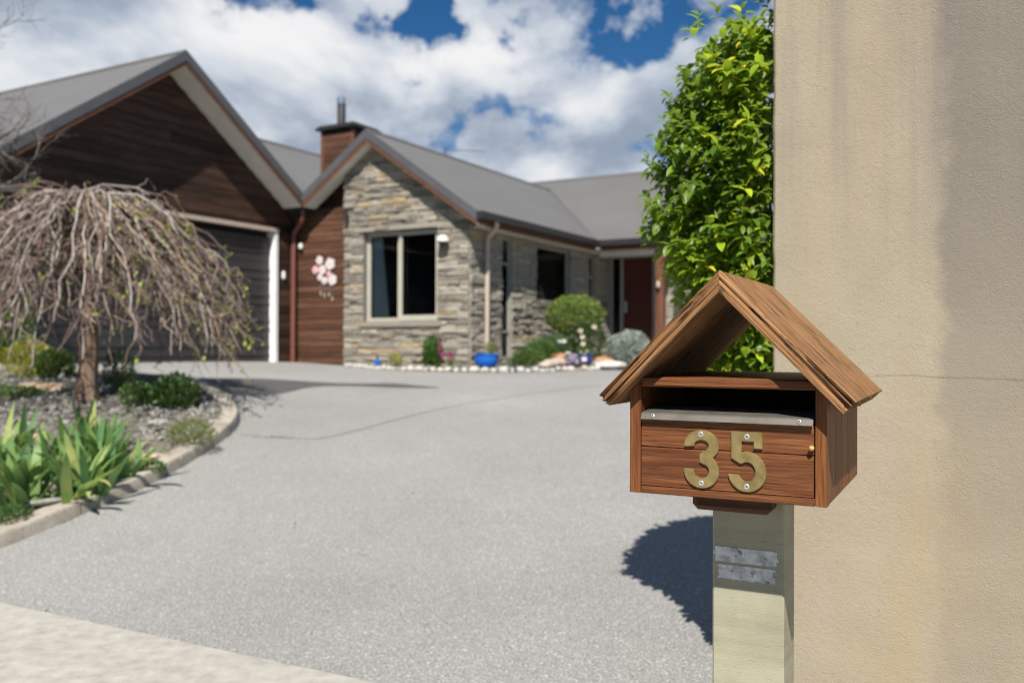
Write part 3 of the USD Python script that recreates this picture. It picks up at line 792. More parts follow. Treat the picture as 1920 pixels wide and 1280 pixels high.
front = lambda a, z, w: (-w, a, z)             # gable face, looking along -u
sidew = lambda a, z, w: (a, -w, z)             # side wall of the stone wing
doorw = lambda a, z, w: (5.30 - w, a, z)       # wall with the front door
rightw = lambda a, z, w: (5.62 - w, a, z)      # wall right of the porch
NW1, NB, NW2 = (.97, 1.302, .06, 2.04), (2.178, 3.536, 1.05, 2.04), (4.36, 4.66, .06, 2.04)
gable = Polygon([(0, -.3), (VS, -.3), (VS, wing_z(VS) - .20), (AR, AZ - .22), (0, wing_z(0) - .20)])
w_front = stone_wall(front, gable, [(.58, .656, 2.059, 2.123)], 21)
w_side = stone_wall(sidew, sbox(0.0, -.3, 5.28, EZ - .12), [(h[0], h[2], h[1], h[3]) for h in (NW1, NB, NW2)], 22)
w_door = stone_wall(doorw, sbox(-1.42, -.3, -.01, EZ - .16), [(-1.02, -.3, -.06, 2.10)], 23)
w_right = stone_wall(rightw, sbox(-6.9, -.3, -1.2, EZ - .19), [(-3.3, .9, -1.78, 2.04)], 24)
obj('stone_wall', MB().box(5.3, 5.62, -1.42, -1.2, -.3, EZ - .19).get(), M['schist_backing'], house)


def px(p):
    return p[0] / p[1] * 1693.7 + 960


# the stones that show largest are parts of their own, the rest one facing per wall
def shown(job):
    wall, fn, x0, x1, z0, z1, s = job
    u, v, z = fn(np.array([(x0 + x1) / 2]), np.array([(z0 + z1) / 2]), np.array([.03]))
    w = H(u[0], v[0], z[0])
    q = px(w); d = w[1]
    area = (x1 - x0) * (z1 - z0) / d / d * (1.0 if wall is w_front else .5)
    return area if q < 1300 and z0 > -.06 else -1.0


order = sorted(range(len(stone_jobs)), key=lambda i: -shown(stone_jobs[i]))
single = set(order[:298])
rest = {}
for i, (wall, fn, x0, x1, z0, z1, s) in enumerate(stone_jobs):
    m = one_stone(fn, x0, x1, z0, z1, s)
    if i in single:
        obj('stone', m, M['schist'], wall)
    else:
        rest.setdefault(str(wall.GetPath()), (wall, MB()))[1].add(*m)
for wall, mb in rest.values():
    obj('stone_facing', mb.get(), M['schist'], wall, kind='stuff')


# windows: fn maps (a, z, w) with w outwards
def window(fn, a0, a1, z0, z1, mat, mullions=(), transoms=(), deep=.10, fw=.055, name='window', sill=None):
    win = obj(name, extrude(sbox(a0, z0, a1, z1).difference(sbox(a0 + fw, z0 + fw, a1 - fw, z1 - fw)), -.06, lambda x, y, w: fn(x, y, w - deep)), mat, house)
    xs = [a0 + fw] + [m for m in mullions] + [a1 - fw]
    for m in mullions:
        obj('mullion', extrude(sbox(m - fw / 2, z0 + fw, m + fw / 2, z1 - fw), -.056, lambda x, y, w: fn(x, y, w - deep - .002)), mat, win)
    for t in transoms:
        obj('transom', extrude(sbox(a0 + fw, t - fw / 2, a1 - fw, t + fw / 2), -.052, lambda x, y, w: fn(x, y, w - deep - .003)), mat, win)
    zs = [z0 + fw] + list(transoms) + [z1 - fw]
    for i in range(len(xs) - 1):
        for k in range(len(zs) - 1):
            p = sbox(xs[i], zs[k], xs[i + 1], zs[k + 1]).buffer(-.004, join_style=2)
            obj('pane', extrude(p, -.005, lambda x, y, w: fn(x, y, w - deep - .03)), M['pane'], win)
    return win


wf = window(front, .58, 2.059, .656, 2.123, M['frame_stone'], mullions=(1.40,), deep=.09, fw=.062)
# the sliding sash stands proud of the frame on the right
obj('sash', extrude(sbox(.59, .665, 1.375, 2.10).difference(sbox(.655, .755, 1.32, 2.045)), -.03, lambda x, y, w: front(x, y, w - .05)), M['frame_stone'], wf)
obj('window_sill', extrude(sbox(.50, .575, 2.15, .645), -.20, lambda x, y, w: front(x, y, w + .062)), M['schist'], house)
obj('lintel_stone', extrude(sbox(.50, 2.135, 2.14, 2.20), -.10, lambda x, y, w: front(x, y, w + .045)), M['schist'], house)
window(sidew, NW1[0], NW1[1], NW1[2], NW1[3], M['frame_dark'], transoms=(.50, 1.62), deep=.012, fw=.032)
window(sidew, NB[0], NB[1], NB[2], NB[3], M['frame_dark'], deep=.03, fw=.04)
window(sidew, NW2[0], NW2[1], NW2[2], NW2[3], M['frame_dark'], transoms=(1.62,), deep=.012, fw=.032)
window(rightw, -3.3, -1.78, .9, 2.04, M['frame_stone'], mullions=(-2.5,), deep=.10, fw=.055)
obj('window_sill', extrude(sbox(NB[0] - .06, NB[2] - .075, NB[1] + .05, NB[2] - .008), -.18, lambda x, y, w: sidew(x, y, w + .05)), M['schist'], house)
# curtain drawn to the left inside the front window
cv = []
for z in np.linspace(.72, 2.06, 10):
    for k in range(25):
        a = 2.02 - k / 24 * (.33 - .14 * (z - .7) / 1.35)
        cv.append((.20 + .018 * math.sin(k * 1.6), a, z))
cq = [[i * 25 + k, i * 25 + k + 1, (i + 1) * 25 + k + 1, (i + 1) * 25 + k] for i in range(9) for k in range(24)]
obj('curtain', (np.array(cv), np.array(cq)), M['curtain'], house, smooth=True)
# rooms behind the windows
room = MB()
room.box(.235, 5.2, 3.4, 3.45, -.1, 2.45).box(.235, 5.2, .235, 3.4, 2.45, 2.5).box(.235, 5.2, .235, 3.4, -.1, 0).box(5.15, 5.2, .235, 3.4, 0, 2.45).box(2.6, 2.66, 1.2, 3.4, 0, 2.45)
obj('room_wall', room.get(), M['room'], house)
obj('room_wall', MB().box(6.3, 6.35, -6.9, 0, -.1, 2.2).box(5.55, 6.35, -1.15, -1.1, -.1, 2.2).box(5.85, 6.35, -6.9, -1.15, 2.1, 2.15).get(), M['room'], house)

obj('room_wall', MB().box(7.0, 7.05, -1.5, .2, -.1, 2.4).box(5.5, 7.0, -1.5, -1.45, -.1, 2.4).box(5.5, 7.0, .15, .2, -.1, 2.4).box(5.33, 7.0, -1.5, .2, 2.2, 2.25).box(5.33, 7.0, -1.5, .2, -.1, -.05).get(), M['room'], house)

# garage: boarded gable, sectional door, white trim
gw = lambda a, z, w: (a, VI - w, z)
DU0, DU1, DZ = -.465, -5.22, 2.095
gpoly = Polygon([(0, -.3), (.3, -.3), (.3, gar_z(.3) - .2), (UG, ZG - .2), (-6.0, gar_z(-6.0) - .2), (-6.0, -.3), (DU1 - .08, -.3), (DU1 - .08, DZ + .08), (DU0 + .08, DZ + .08), (DU0 + .08, -.3)])
garage = obj('garage_wall', extrude(gpoly, -.15, gw), M['cedar_back'], house)
r = np.random.default_rng(5)
z = -.02
while z < ZG - .25:
    h = .138
    mid = gpoly.intersection(LineString([(-7, z + h / 2), (2, z + h / 2)]))
    for seg in getattr(mid, 'geoms', [mid]):
        if seg.is_empty or seg.geom_type != 'LineString':
            continue
        s0, s1 = sorted((seg.coords[0][0], seg.coords[-1][0])); s1 = min(s1, -.006)
        if s1 - s0 < .05:
            continue
        cutp = [s0] + ([r.uniform(s0 + .5, s1 - .5)] if s1 - s0 > 2.2 else []) + [s1]
        for a, b in zip(cutp[:-1], cutp[1:]):
            q = sbox(a + .002, z + .005, b - .002, z + h - .003).intersection(gpoly)
            if q.geom_type == 'Polygon' and q.area > .003:
                c = np.array(q.exterior.coords)[:-1]
                v, f = prism(np.stack(gw(c[:, 0], c[:, 1], np.full(len(c), .002 + r.uniform(0, .003))), 1), (0, -.017, 0))
                obj('board', (v, f), M['cedar_dark'], garage)
    z += h
gd = obj('garage_door', MB().box(DU1, DU0, VI + .10, VI + .14, -.06, DZ).get(), M['door_charcoal'], house)
for k in range(5):
    z0, z1 = -.05 + k * .429, -.05 + (k + 1) * .429 - .008
    obj('door_panel', MB().box(DU1 + .004, DU0 - .004, VI + .078, VI + .099, z0, z1 - .0, .006).get(), M['door_charcoal'], gd)
    for kk in (.145, .285):
        obj('panel_rib', MB().box(DU1 + .004, DU0 - .004, VI + .062, VI + .0785, z0 + kk, z0 + kk + .028, .006).get(), M['door_charcoal'], gd)
obj('door_jamb', MB().box(DU0, DU0 + .082, VI - .035, VI + .15, -.06, DZ + .08, .003).get(), M['white_paint'], house)
obj('door_jamb', MB().box(DU1 - .082, DU1, VI - .035, VI + .15, -.06, DZ + .08, .003).get(), M['white_paint'], house)
obj('door_head', MB().box(DU1 - .09, DU0 + .09, VI - .05, VI + .15, DZ + .082, DZ + .15, .003).get(), M['pipe_cream'], house)
obj('keypad', MB().tm(trimesh.creation.capsule(.075, .035, count=[12, 12]).apply_transform(trimesh.transformations.scale_matrix(1))).get(), M['lamp_white'], house, smooth=True)
UsdGeom.Xformable(stage.GetPrimAtPath('/World/house/keypad')).AddTranslateOp().Set(Gf.Vec3d(-.25, VI - .03, 1.46))

# cedar panel between the garage and the stone
panel = obj('cedar_wall', MB().box(.10, .25, VS - .05, VI, -.3, 2.62).get(), M['cedar_back'], house)
z = -.04
while z < 2.5:
    h = .094
    m = MB().box(.079 - r.uniform(0, .003), .0985, VS + .004, VI - .004, z + .004, z + h - .003, .003).get()
    obj('board', m, M['cedar_panel'], panel)
    z += h
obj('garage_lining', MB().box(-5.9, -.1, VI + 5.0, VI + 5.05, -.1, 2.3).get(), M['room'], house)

# chimney
ch = obj('chimney', MB().box(.315, .885, 2.555, 3.235, 2.2, 4.0).get(), M['cedar_back'], house)
z = 2.35
while z < 3.93:
    obj('board', MB().box(.295, .314, 2.60, 3.19, z + .004, min(z + .118, 3.99), .003).get(), M['cedar_panel'], ch)
    obj('board', MB().box(.34, .86, 2.535, 2.554, z + .004, min(z + .118, 3.99), .003).get(), M['cedar_panel'], ch)
    z += .122
for a, b, c, d in ((.288, .34, 2.528, 2.598), (.288, .34, 3.192, 3.26), (.86, .91, 2.528, 2.598)):
    obj('corner_board', MB().box(a, b, c, d, 2.3, 3.995, .004).get(), M['cedar_z'], ch)
obj('chimney_cap', MB().box(.22, .98, 2.46, 3.33, 4.0, 4.05, .006).box(.26, .94, 2.50, 3.29, 4.05, 4.085, .006).get(), M['gutter_metal'], ch)
obj('flue', tube([(.50, 2.97, 4.07), (.50, 2.97, 4.50)], .075, 20), M['steel_dark'], ch, smooth=40)
obj('cowl', lathe([(0, 0), (.078, 0), (.082, .10), (.05, .14), (0, .15)], 20, (.50, 2.97, 4.49)), M['steel_bright'], ch, smooth=40)

# front door, side light, frame, porch post
dw = doorw
obj('door_frame', extrude(sbox(-1.02, -.1, -.06, 2.10).difference(unary_union([sbox(-.965, -.1, -.335, 2.05), sbox(-.275, .02, -.10, 2.05)])), -.09, lambda x, y, w: dw(x, y, w - .04)), M['frame_dark'], house)
fd = obj('front_door', extrude(sbox(-.962, -.09, -.338, 2.047), -.045, lambda x, y, w: dw(x, y, w - .07)), M['front_door'], house)
obj('handle', MB().box(5.3 + .03, 5.3 + .068, -.41, -.37, .95, 1.18, .006).get(), M['steel_bright'], fd)
obj('pane', extrude(sbox(-.272, .023, -.103, 2.047), -.006, lambda x, y, w: dw(x, y, w - .08)), M['pane'], fd)
obj('porch_post', MB().box(4.28, 4.44, -1.58, -1.42, -.12, EZ - .17, .008).get(), M['cedar_z'], house)
obj('porch_beam', MB().box(4.29, 4.43, -1.41, -.28, EZ - .30, EZ - .165, .006).get(), M['soffit'], house)
lamp = obj('porch_light', lathe([(0, -.06), (.03, -.06), (.04, -.02), (.035, .04), (.015, .06), (0, .06)], 14, (4.23, -1.50, 1.42)), M['pipe_cream'], house, smooth=40)

# downpipes
def bends(p, r):
    p = [np.array(q, float) for q in p]; out = [p[0]]
    for a, b, c in zip(p[:-2], p[1:-1], p[2:]):
        d0, d1 = (a - b) / np.linalg.norm(a - b), (c - b) / np.linalg.norm(c - b)
        for t in np.linspace(0, 1, 7):
            out.append(b + d0 * r * (1 - t) ** 2 + d1 * r * t ** 2)
    return np.array(out + [p[-1]])


obj('downpipe', tube(bends([(.27, -.325, EZ - .10), (.27, -.325, EZ - .20), (.40, -.085, EZ - .33), (.40, -.085, .02)], .05), .038, 12), M['pipe_cream'], house, smooth=50)
obj('downpipe', tube(bends([(-.14, 3.27, 2.52), (-.14, 3.27, 2.42), (-.05, 3.565, 2.20), (-.05, 3.565, -.03)], .05), .045, 12), M['pipe_red'], house, smooth=50)
obj('rainwater_head', MB().box(-.22, -.05, 3.20, 3.42, 2.50, 2.62, .01).get(), M['gutter_metal'], house)
for zz in (.25, 1.3):
    obj('pipe_clip', tube([(-.05, 3.565, zz), (-.05, 3.565, zz + .03)], .052, 12), M['pipe_red'], house)
# fittings on the stone gable
wl = obj('wall_lamp', lathe([(0, .10), (.05, .095), (.09, .05), (.10, 0), (0, -.005)], 20, (-.13, .405, 1.88)), M['lamp_white'], house, smooth=40)
obj('lamp_base', MB().box(-.14, -.04, .34, .47, 1.79, 1.87, .01).get(), M['steel_dark'], wl)
obj('wall_vent', tube([(-.09, 2.37, 2.34), (-.09, 2.37, 2.50)], .04, 12), M['gutter_metal'], house, smooth=50)
obj('movement_sensor', lathe([(0, -.05), (.035, -.045), (.045, 0), (.03, .045), (0, .05)], 14, (.03, 3.47, 1.98)), M['lamp_white'], house, smooth=40)
# thin aerial on the ridge
obj('roof_aerial', MB().add(*tube([(2.2, AR + .1, AZ - .05), (2.2, AR + .1, AZ + .16)], .012, 6)).add(*tube([(2.2, AR + .1, AZ + .15), (2.9, AR - .35, AZ + .20)], .007, 5)).get(), M['steel_dark'], house)

# flowers of metal hung on the cedar panel
orn = thing('wall_ornament', 'cluster of white and pink round flower ornaments hung on the cedar wall panel', 'ornament', H(.075, 2.95, 1.55), 90 - TH)
for dv, dz, rr, col in ((.11, .17, .072, 'petal_white'), (.20, .01, .068, 'petal_pink'), (.045, .005, .078, 'petal_white'), (-.125, .10, .098, 'petal_white'), (.10, -.12, .055, 'petal_white'), (-.005, -.18, .06, 'petal_white'), (-.175, -.17, .09, 'petal_white'), (-.10, -.075, .05, 'petal_pink')):
    a = np.linspace(0, 2 * np.pi, 40, endpoint=False)
    rad = rr * (1 + .10 * np.cos(5 * a))
    q = extrude(Polygon(np.c_[dv + rad * np.cos(a), dz + rad * np.sin(a)]), .012, lambda x, y, w: (-.02 - w, x, y))
    fl = obj('flower', q, M[col], orn)
    obj('flower_centre', lathe([(0, .012), (.018, .008), (.022, 0)], 12), M['petal_pink'], fl, smooth=True)
    xf = UsdGeom.Xformable(stage.GetPrimAtPath(str(fl.GetPath()) + '/flower_centre'))
    xf.AddTranslateOp().Set(Gf.Vec3d(-.032, dv, dz)); xf.AddRotateYOp().Set(-90.0)
for dv, L in ((.08, .16), (.0, .2), (-.10, .18), (-.175, .26)):
    obj('hanging_chain', tube([(-.02, dv, -.2), (-.022, dv + .004, -.2 - L)], .006, 6), M['steel_bright'], orn)
    obj('pendant', lathe([(0, .04), (.012, .02), (.014, -.02), (0, -.05)], 10, (-.022, dv, -.24 - L)), M['pipe_cream'], orn, smooth=True)

# ------------------------------------------------------------------ letterbox on its post
LBX, LBY, LTH = .3769, 1.5989, 27.188
lb = thing('letterbox', 'house shaped brown wooden letterbox with brass number 35 on a painted post', 'letterbox', (LBX, LBY, 0.0), -LTH)
# local x = right along the front, y = into the box, z = height above the ground
Z0 = CAMZ
W2, ZB, DEP = .1725, Z0 - .2714, .45
ZP, SK, TK = Z0 + .1306, .996, .0265
HW, OF, RD = .2242, .0443, .47
c45, s45 = math.cos(math.atan(SK)), math.sin(math.atan(SK))


def board_grid(L, D, t, seed, ns=110, nd=150, sgn=1):
    """a weathered board: x down the slope, y deep, z thickness; cracks on top and split layers on its ends and front"""
    def crack(x, y):
        n1 = meshkit.noise(np.stack([x * 9, y * 150, 0 * x + seed], -1), seed)
        n2 = meshkit.noise(np.stack([x * 5, y * 60, 0 * x + seed], -1), seed + 5)
        n3 = meshkit.noise(np.stack([x * 22, y * 24, 0 * x], -1), seed + 9)
        k = np.clip((n1 - .70) / .22, 0, 1) * np.clip((n3 - .42) / .3, 0, 1)
        k2 = np.clip((n2 - .80) / .10, 0, 1) * np.clip((n3 - .5) / .2, 0, 1)
        return .0016 * k + .0028 * k2 + .0012 * (n2 - .5)

    def layer(x, z):
        n1 = meshkit.noise(np.stack([x * 7, z * 700, 0 * x], -1), seed + 21)
        n2 = meshkit.noise(np.stack([x * 3, z * 330, 0 * x], -1), seed + 33)
        e = np.clip((x - L * .55) / (L * .45), 0, 1)
        return .0018 * n1 + (.002 + .008 * e) * np.clip((n2 - .52) / .2, 0, 1)
    mb = MB()
    xs, ys, zs = np.linspace(0, L, ns), np.linspace(0, D, nd), np.linspace(0, t, 15)

    def edge(x, y, z):
        # displace a surface point
        P = np.stack([x, y, z], -1).astype(float)
        top = z > t - 1e-9
        P[..., 2] -= np.where(top, crack(x, y), 0)
        fr = y < 1e-9
        P[..., 1] += np.where(fr, layer(x, z), 0)
        en = x > L - 1e-9
        P[..., 0] -= np.where(en, .9 * layer(L - y * .3, z) + .004 * meshkit.noise(np.stack([y * 30, z * 200, 0 * z], -1), seed + 2), 0)
        # mitred at the ridge
        P[..., 0] += (t - z) * np.clip(1 - x / .06, 0, 1)
        # worn arrises
        P[..., 2] -= np.where(top & (fr | en), .0015, 0)
        return P

    def sheet(A, B, fn):
        X, Y = np.meshgrid(A, B, indexing='ij'); P = edge(*fn(X, Y)); k, m = X.shape
        i, j = np.meshgrid(np.arange(k - 1), np.arange(m - 1), indexing='ij')
        mb.add(P.reshape(-1, 3), np.stack([i * m + j, (i + 1) * m + j, (i + 1) * m + j + 1, i * m + j + 1], -1).reshape(-1, 4))
    one = np.ones
    sheet(xs, ys, lambda X, Y: (X, Y, t + 0 * X))
    sheet(xs[::-1], ys, lambda X, Y: (X, Y, 0 * X))
    sheet(xs, zs, lambda X, Z: (X, 0 * X, Z))
    sheet(xs[::-1], zs, lambda X, Z: (X, D + 0 * X, Z))
    sheet(ys, zs, lambda Y, Z: (L + 0 * Y, Y, Z))
    sheet(ys[::-1], zs, lambda Y, Z: (0 * Y, Y, Z))
    return mb.get()


LEN = HW / c45
for sgn, seed in ((1, 4), (-1, 8)):
    v, f = board_grid(LEN + (.0 if sgn > 0 else .0), RD, TK, seed)
    # keep it in board coordinates so that the grain follows the board, and place it by a transform
    p = obj('roof_board', (v - [0, 0, TK], f), M['roof_wood'], lb, smooth=40)
    x = UsdGeom.Xformable(p)
    ex = np.array([sgn * c45, 0, -s45]); ez = np.array([sgn * s45, 0, c45]); ey = np.array([0, 1.0, 0])
    o = np.array([0, -OF, ZP])
    mtx = Gf.Matrix4d(*[*map(float, ex), 0, *map(float, ey), 0, *map(float, ez), 0, *map(float, o), 1])
    x.AddTransformOp().Set(mtx)


def under(a):
    return ZP - TK / c45 - SK * abs(a) - .002


def vplank(x0, x1, y0, y1, inner):
    """an upright plank whose top follows the roof slope"""
    a = [(x0, y0), (x1, y0), (x1, y1), (x0, y1)]
    c = .0012
    v = np.array([[x, y, ZB] for x, y in a] + [[x, y, under(x)] for x, y in a])
    f = np.array([[0, 3, 2, 1], [4, 5, 6, 7], [0, 1, 5, 4], [1, 2, 6, 5], [2, 3, 7, 6], [3, 0, 4, 7]])
    return v, f


def panelled(s):
    xa, xb = (W2 - .0185, W2) if s > 0 else (-W2 - .004, -W2 + .0165)
    side = obj('side_panel', vplank(xa, xb, 0, .026, s), M['box_z'], lb)
    d = .0265
    for k in range(5):
        e = d + .0845
        obj('side_plank', vplank(xa + (.0 if s > 0 else .0012), xb - (.0012 if s > 0 else 0), d, min(e - .0024, DEP), s), M['box_z'], side)
        d = e


panelled(1); panelled(-1)
fa0, fa1 = -W2 + .0170, W2 - .0215
zj = Z0 - .1857
fdoor = obj('front_board', MB().box(fa0, fa1, .002, .018, ZB + .014, zj - .0007, .0012).get(), M['box_x'], lb)
obj('front_board', MB().box(fa0, fa1, .002, .018, zj + .0007, Z0 - .128, .0012).get(), M['box_x'], lb)
obj('base_board', MB().box(-W2 + .0168, W2 - .019, .0006, DEP, ZB, ZB + .0132, .0015).get(), M['box_x'], lb)
obj('back_board', MB().box(-W2 + .0168, W2 - .019, DEP - .016, DEP - .001, ZB + .0135, Z0 - .0755).get(), M['box_dark'], lb)
# the shelf above the slot, chamfered
sv, sf = cbox(-.1550, .1550, -.002, DEP, Z0 - .0750, Z0 - .0570, .003)
obj('shelf', (sv, sf), M['box_x'], lb)
# bent metal flap over the slot
fx0, fx1 = -W2 + .0200, W2 - .0215
prof = [(-.0090, -.1345), (-.0040, -.1248), (-.0010, -.1228), (.080, -.1150)]
flap = obj('slot_flap', extrude(LineString(prof).buffer(.0007, cap_style=2, join_style=2), fx1 - fx0, lambda a, b, w: (fx0 + w, a, Z0 + b)), M['flap_metal'], lb)


def screw(x, y, z, r, nrm, parent):
    n = np.array(nrm, float); m = basis(n[None])[0]
    v, f = lathe([(0, -.0030), (r * .10, -.0030), (r * .40, -.0030), (r * .42, .0010), (r * .50, .0014), (r * .8, .0011), (r, 0), (r, -.002)], 18)
    v = v[:, [0, 2, 1]] * [1, 1, -1]
    obj('screw', (v @ m.T + [x, y, z], f), M['zinc'], parent, smooth=35)


for a in (-.130, .1285):
    screw(a, -.0078, Z0 - .1278, .0038, (0, -.93, .37), flap)


# brass numerals
def arc(cx, cy, rx, ry, a0, a1, n=40):
    t = np.radians(np.linspace(a0, a1, n))
    return [(cx + rx * math.cos(q), cy + ry * math.sin(q)) for q in t]


def stroke(pts, w):
    return LineString(pts).buffer(w / 2, cap_style=2, join_style=1)


three = unary_union([stroke(arc(0, 77.5, 22.5, 18.7, 188, -84), 18.5), stroke(arc(0, 31.3, 23, 22, -188, 84), 18.5),
                     Polygon([(-3, 49), (-3, 62.5), (6, 66), (20, 57), (6, 46)])])
three = three.difference(sbox(-40, 34.5, -8, 73))
three = unary_union([three, Polygon([(-3.5, 47), (-3.5, 60.5), (1, 64.5), (10, 69), (22, 60), (22, 50), (10, 41), (2, 44)])])
five = unary_union([stroke(arc(33, 35.6, 24.3, 26.4, 128, -176), 19.0), sbox(5.2, 58, 23.6, 106.5), sbox(5.2, 89, 60, 106.5), sbox(45, 77, 60, 106.5),
                    Polygon([(5.2, 62), (23.6, 62), (27, 52), (21, 49), (5.2, 58.5)])])
five = five.difference(sbox(-8, 30, 21, 47.5))


def numeral(name, shp, x, zb, s, screws, label):
    shp = shp.buffer(1.2, join_style=2).buffer(-2.4, join_style=2).buffer(1.2, join_style=2)
    p = affinity.scale(shp, s, s, origin=(0, 0))
    inner = p.buffer(-.0012)
    mb = MB()
    fn = lambda dep: (lambda a, b, w: (x + a, .0015 - dep - w, zb + b))
    mb.add(*extrude(p, .0036, fn(0)))
    mb.add(*extrude(p.buffer(-.0005), .0042, fn(0)))
    mb.add(*extrude(inner, .0047, fn(0)))
    o = obj(name, mb.get(), M['brass'], lb, label=label)
    for sx, sz in screws:
        screw(sx, .0015 - .0047, sz, .0052, (0, -1, 0), o)


k = .105 / 106.5
numeral('numeral', three, -.0412, Z0 - .2542, k, ((-.0425, Z0 - .1580), (-.0412, Z0 - .2452)), 'brass numeral 3')
numeral('numeral', five, .0068, Z0 - .2548, k, ((.0393, Z0 - .1585), (.0392, Z0 - .2455)), 'brass numeral 5')
kn = lathe([(0, .012), (.0035, .0115), (.0048, .008), (.0042, .003), (.0032, -.004)], 14)
kv = kn[0][:, [0, 2, 1]] * [1, -1, 1]
obj('knob', (kv + [.1485, .001, Z0 - .1722], kn[1]), plain('knob_wood', (.50, .28, .10), .5), lb, smooth=True)
# cleat and post
obj('cleat', MB().box(-.090, .060, .105, .33, ZB - .042, ZB - .0008, .010).get(), M['box_dark'], lb)
pv = MB().box(.006 - .068, .006 + .068, .154, .264, -.3, ZB - .0005, .0035)
post = obj('post', pv.get(), M['post_paint'], lb)


def ragged(x0, x1, z0, z1, seed):
    r = np.random.default_rng(seed); n = 26
    top = [(x, z1 + r.normal(0, .0004)) for x in np.linspace(x0, x1, n)]
    rt = [(x1 + r.normal(0, .0022), z) for z in np.linspace(z1, z0, 9)[1:-1]]
    bt = [(x, z0 + r.normal(0, .0008)) for x in np.linspace(x1, x0, n)]
    lf = [(x0 + r.normal(0, .003), z) for z in np.linspace(z0, z1, 9)[1:-1]]
    return Polygon(top + rt + bt + lf).buffer(0)


for z0, z1, s, x0, x1 in ((Z0 - .4165, Z0 - .3885, 1, -.056, .062), (Z0 - .4500, Z0 - .4225, 2, -.050, .057)):
    sh = ragged(x0, x1, z0, z1, s)
    obj('adhesive_strip', extrude(sh, .0006, lambda a, b, w: (a, .1537 - w, b)), M['residue'], post)

# ------------------------------------------------------------------ rendered wall beside the letterbox
PWX, PWY = .785, 2.72
wl = thing('rendered_wall', 'tall beige rendered wall with grey weather stains behind the letterbox', 'wall', (PWX, PWY, 0.0), -TH)
wb = trimesh.Trimesh(*cbox(0, 1.9, 0, .22, -.3, 2.62, .007)).subdivide_to_size(.035, max_iter=14)
wv = np.array(wb.vertices)
dn = meshkit.fbm(wv * 7.0, 4, 3) - .5
dk = meshkit.noise(wv * 45.0, 8) - .5
left = np.clip(1 - wv[:, 0] / .02, 0, 1)
wv[:, 1] += np.where(wv[:, 1] < .01, .005 * dn, 0)
wv[:, 0] += left * (.006 * dn + .0025 * dk)
obj('wall_body', (wv, wb.faces), M['render'], wl, smooth=40)

# ------------------------------------------------------------------ plants
def shell_points(n, rng, c, ax, bumps=.16, inner=.75):
    """points near the surface of a bumpy ellipsoid, and their outward directions"""
    d = rand_dirs(n, rng)
    rad = 1 + bumps * (meshkit.fbm(d * 2.6 + np.array(c) * 3.1) - .5) * 2
    k = rng.uniform(inner, 1.0, n) ** .6
    return np.array(c) + d * rad[:, None] * k[:, None] * np.array(ax), d


def bush(name, label, loc, ax, n, size, mat, leaf, seed, group=None, cz=None, up=.3, flowers=None, bumps=.16, category='shrub', inner=.55, stems=7):
    """leaves in a bumpy ellipsoid on a few stems"""
    rng = np.random.default_rng(seed)
    t = thing(name, label, category, loc, 0, group)
    cz = ax[2] * .92 if cz is None else cz
    p, d = shell_points(n, rng, (0, 0, cz), ax, bumps, inner)
    ok = p[:, 2] > .01
    p, d = p[ok], d[ok]
    dd = d + .75 * rand_dirs(len(p), rng) + np.array([0, 0, up])
    sc = size * rng.uniform(.65, 1.3, len(p))
    obj('foliage', scatter(*leaf, p, basis(dd, d + .4 * rand_dirs(len(p), rng)), sc), M[mat], t, kind='stuff')
    mb = MB()
    for k in range(stems):
        a = rng.uniform(0, 6.28); e = np.array([math.cos(a) * ax[0] * .55, math.sin(a) * ax[1] * .55, cz + ax[2] * .2])
        mb.add(*tube([(0, 0, -.05), e * [.25, .25, .45], e], [.012, .009, .004], 5))
    obj('stem', mb.get(), M['stem'], t)
    if flowers:
        fm, fr, spots = flowers
        for q in spots:
            obj('flower', rosette_flower(fr, q), M[fm], t)
    return t


def rosette_flower(r, q):
    mb = MB()
    lv = leaf_mesh(.8, 3, -.5, .1)
    for ring, (k, tilt, s) in enumerate(((7, .25, 1.0), (6, .8, .75), (4, 1.3, .5))):
        a = np.arange(k) * 2 * np.pi / k + ring
        d = np.stack([np.cos(a) * math.cos(tilt), -np.full(k, math.sin(tilt)), np.sin(a) * math.cos(tilt)], 1)
        mb.add(*scatter(*lv, np.repeat([q], k, 0).astype(float), basis(d, np.repeat([[0, -1.0, .2]], k, 0)), np.full(k, r * s)))
    return mb.get()


LF_OVAL = leaf_mesh(.55, 3, .25, .12)
LF_NARROW = leaf_mesh(.22, 3, .2, .1)
LF_CLIMB = leaf_mesh(.46, 4, .30, .16, .85)


def on_ground(px_, py_, Y, dz=0.0):
    x = (px_ - 960) / 1693.7 * Y
    return x


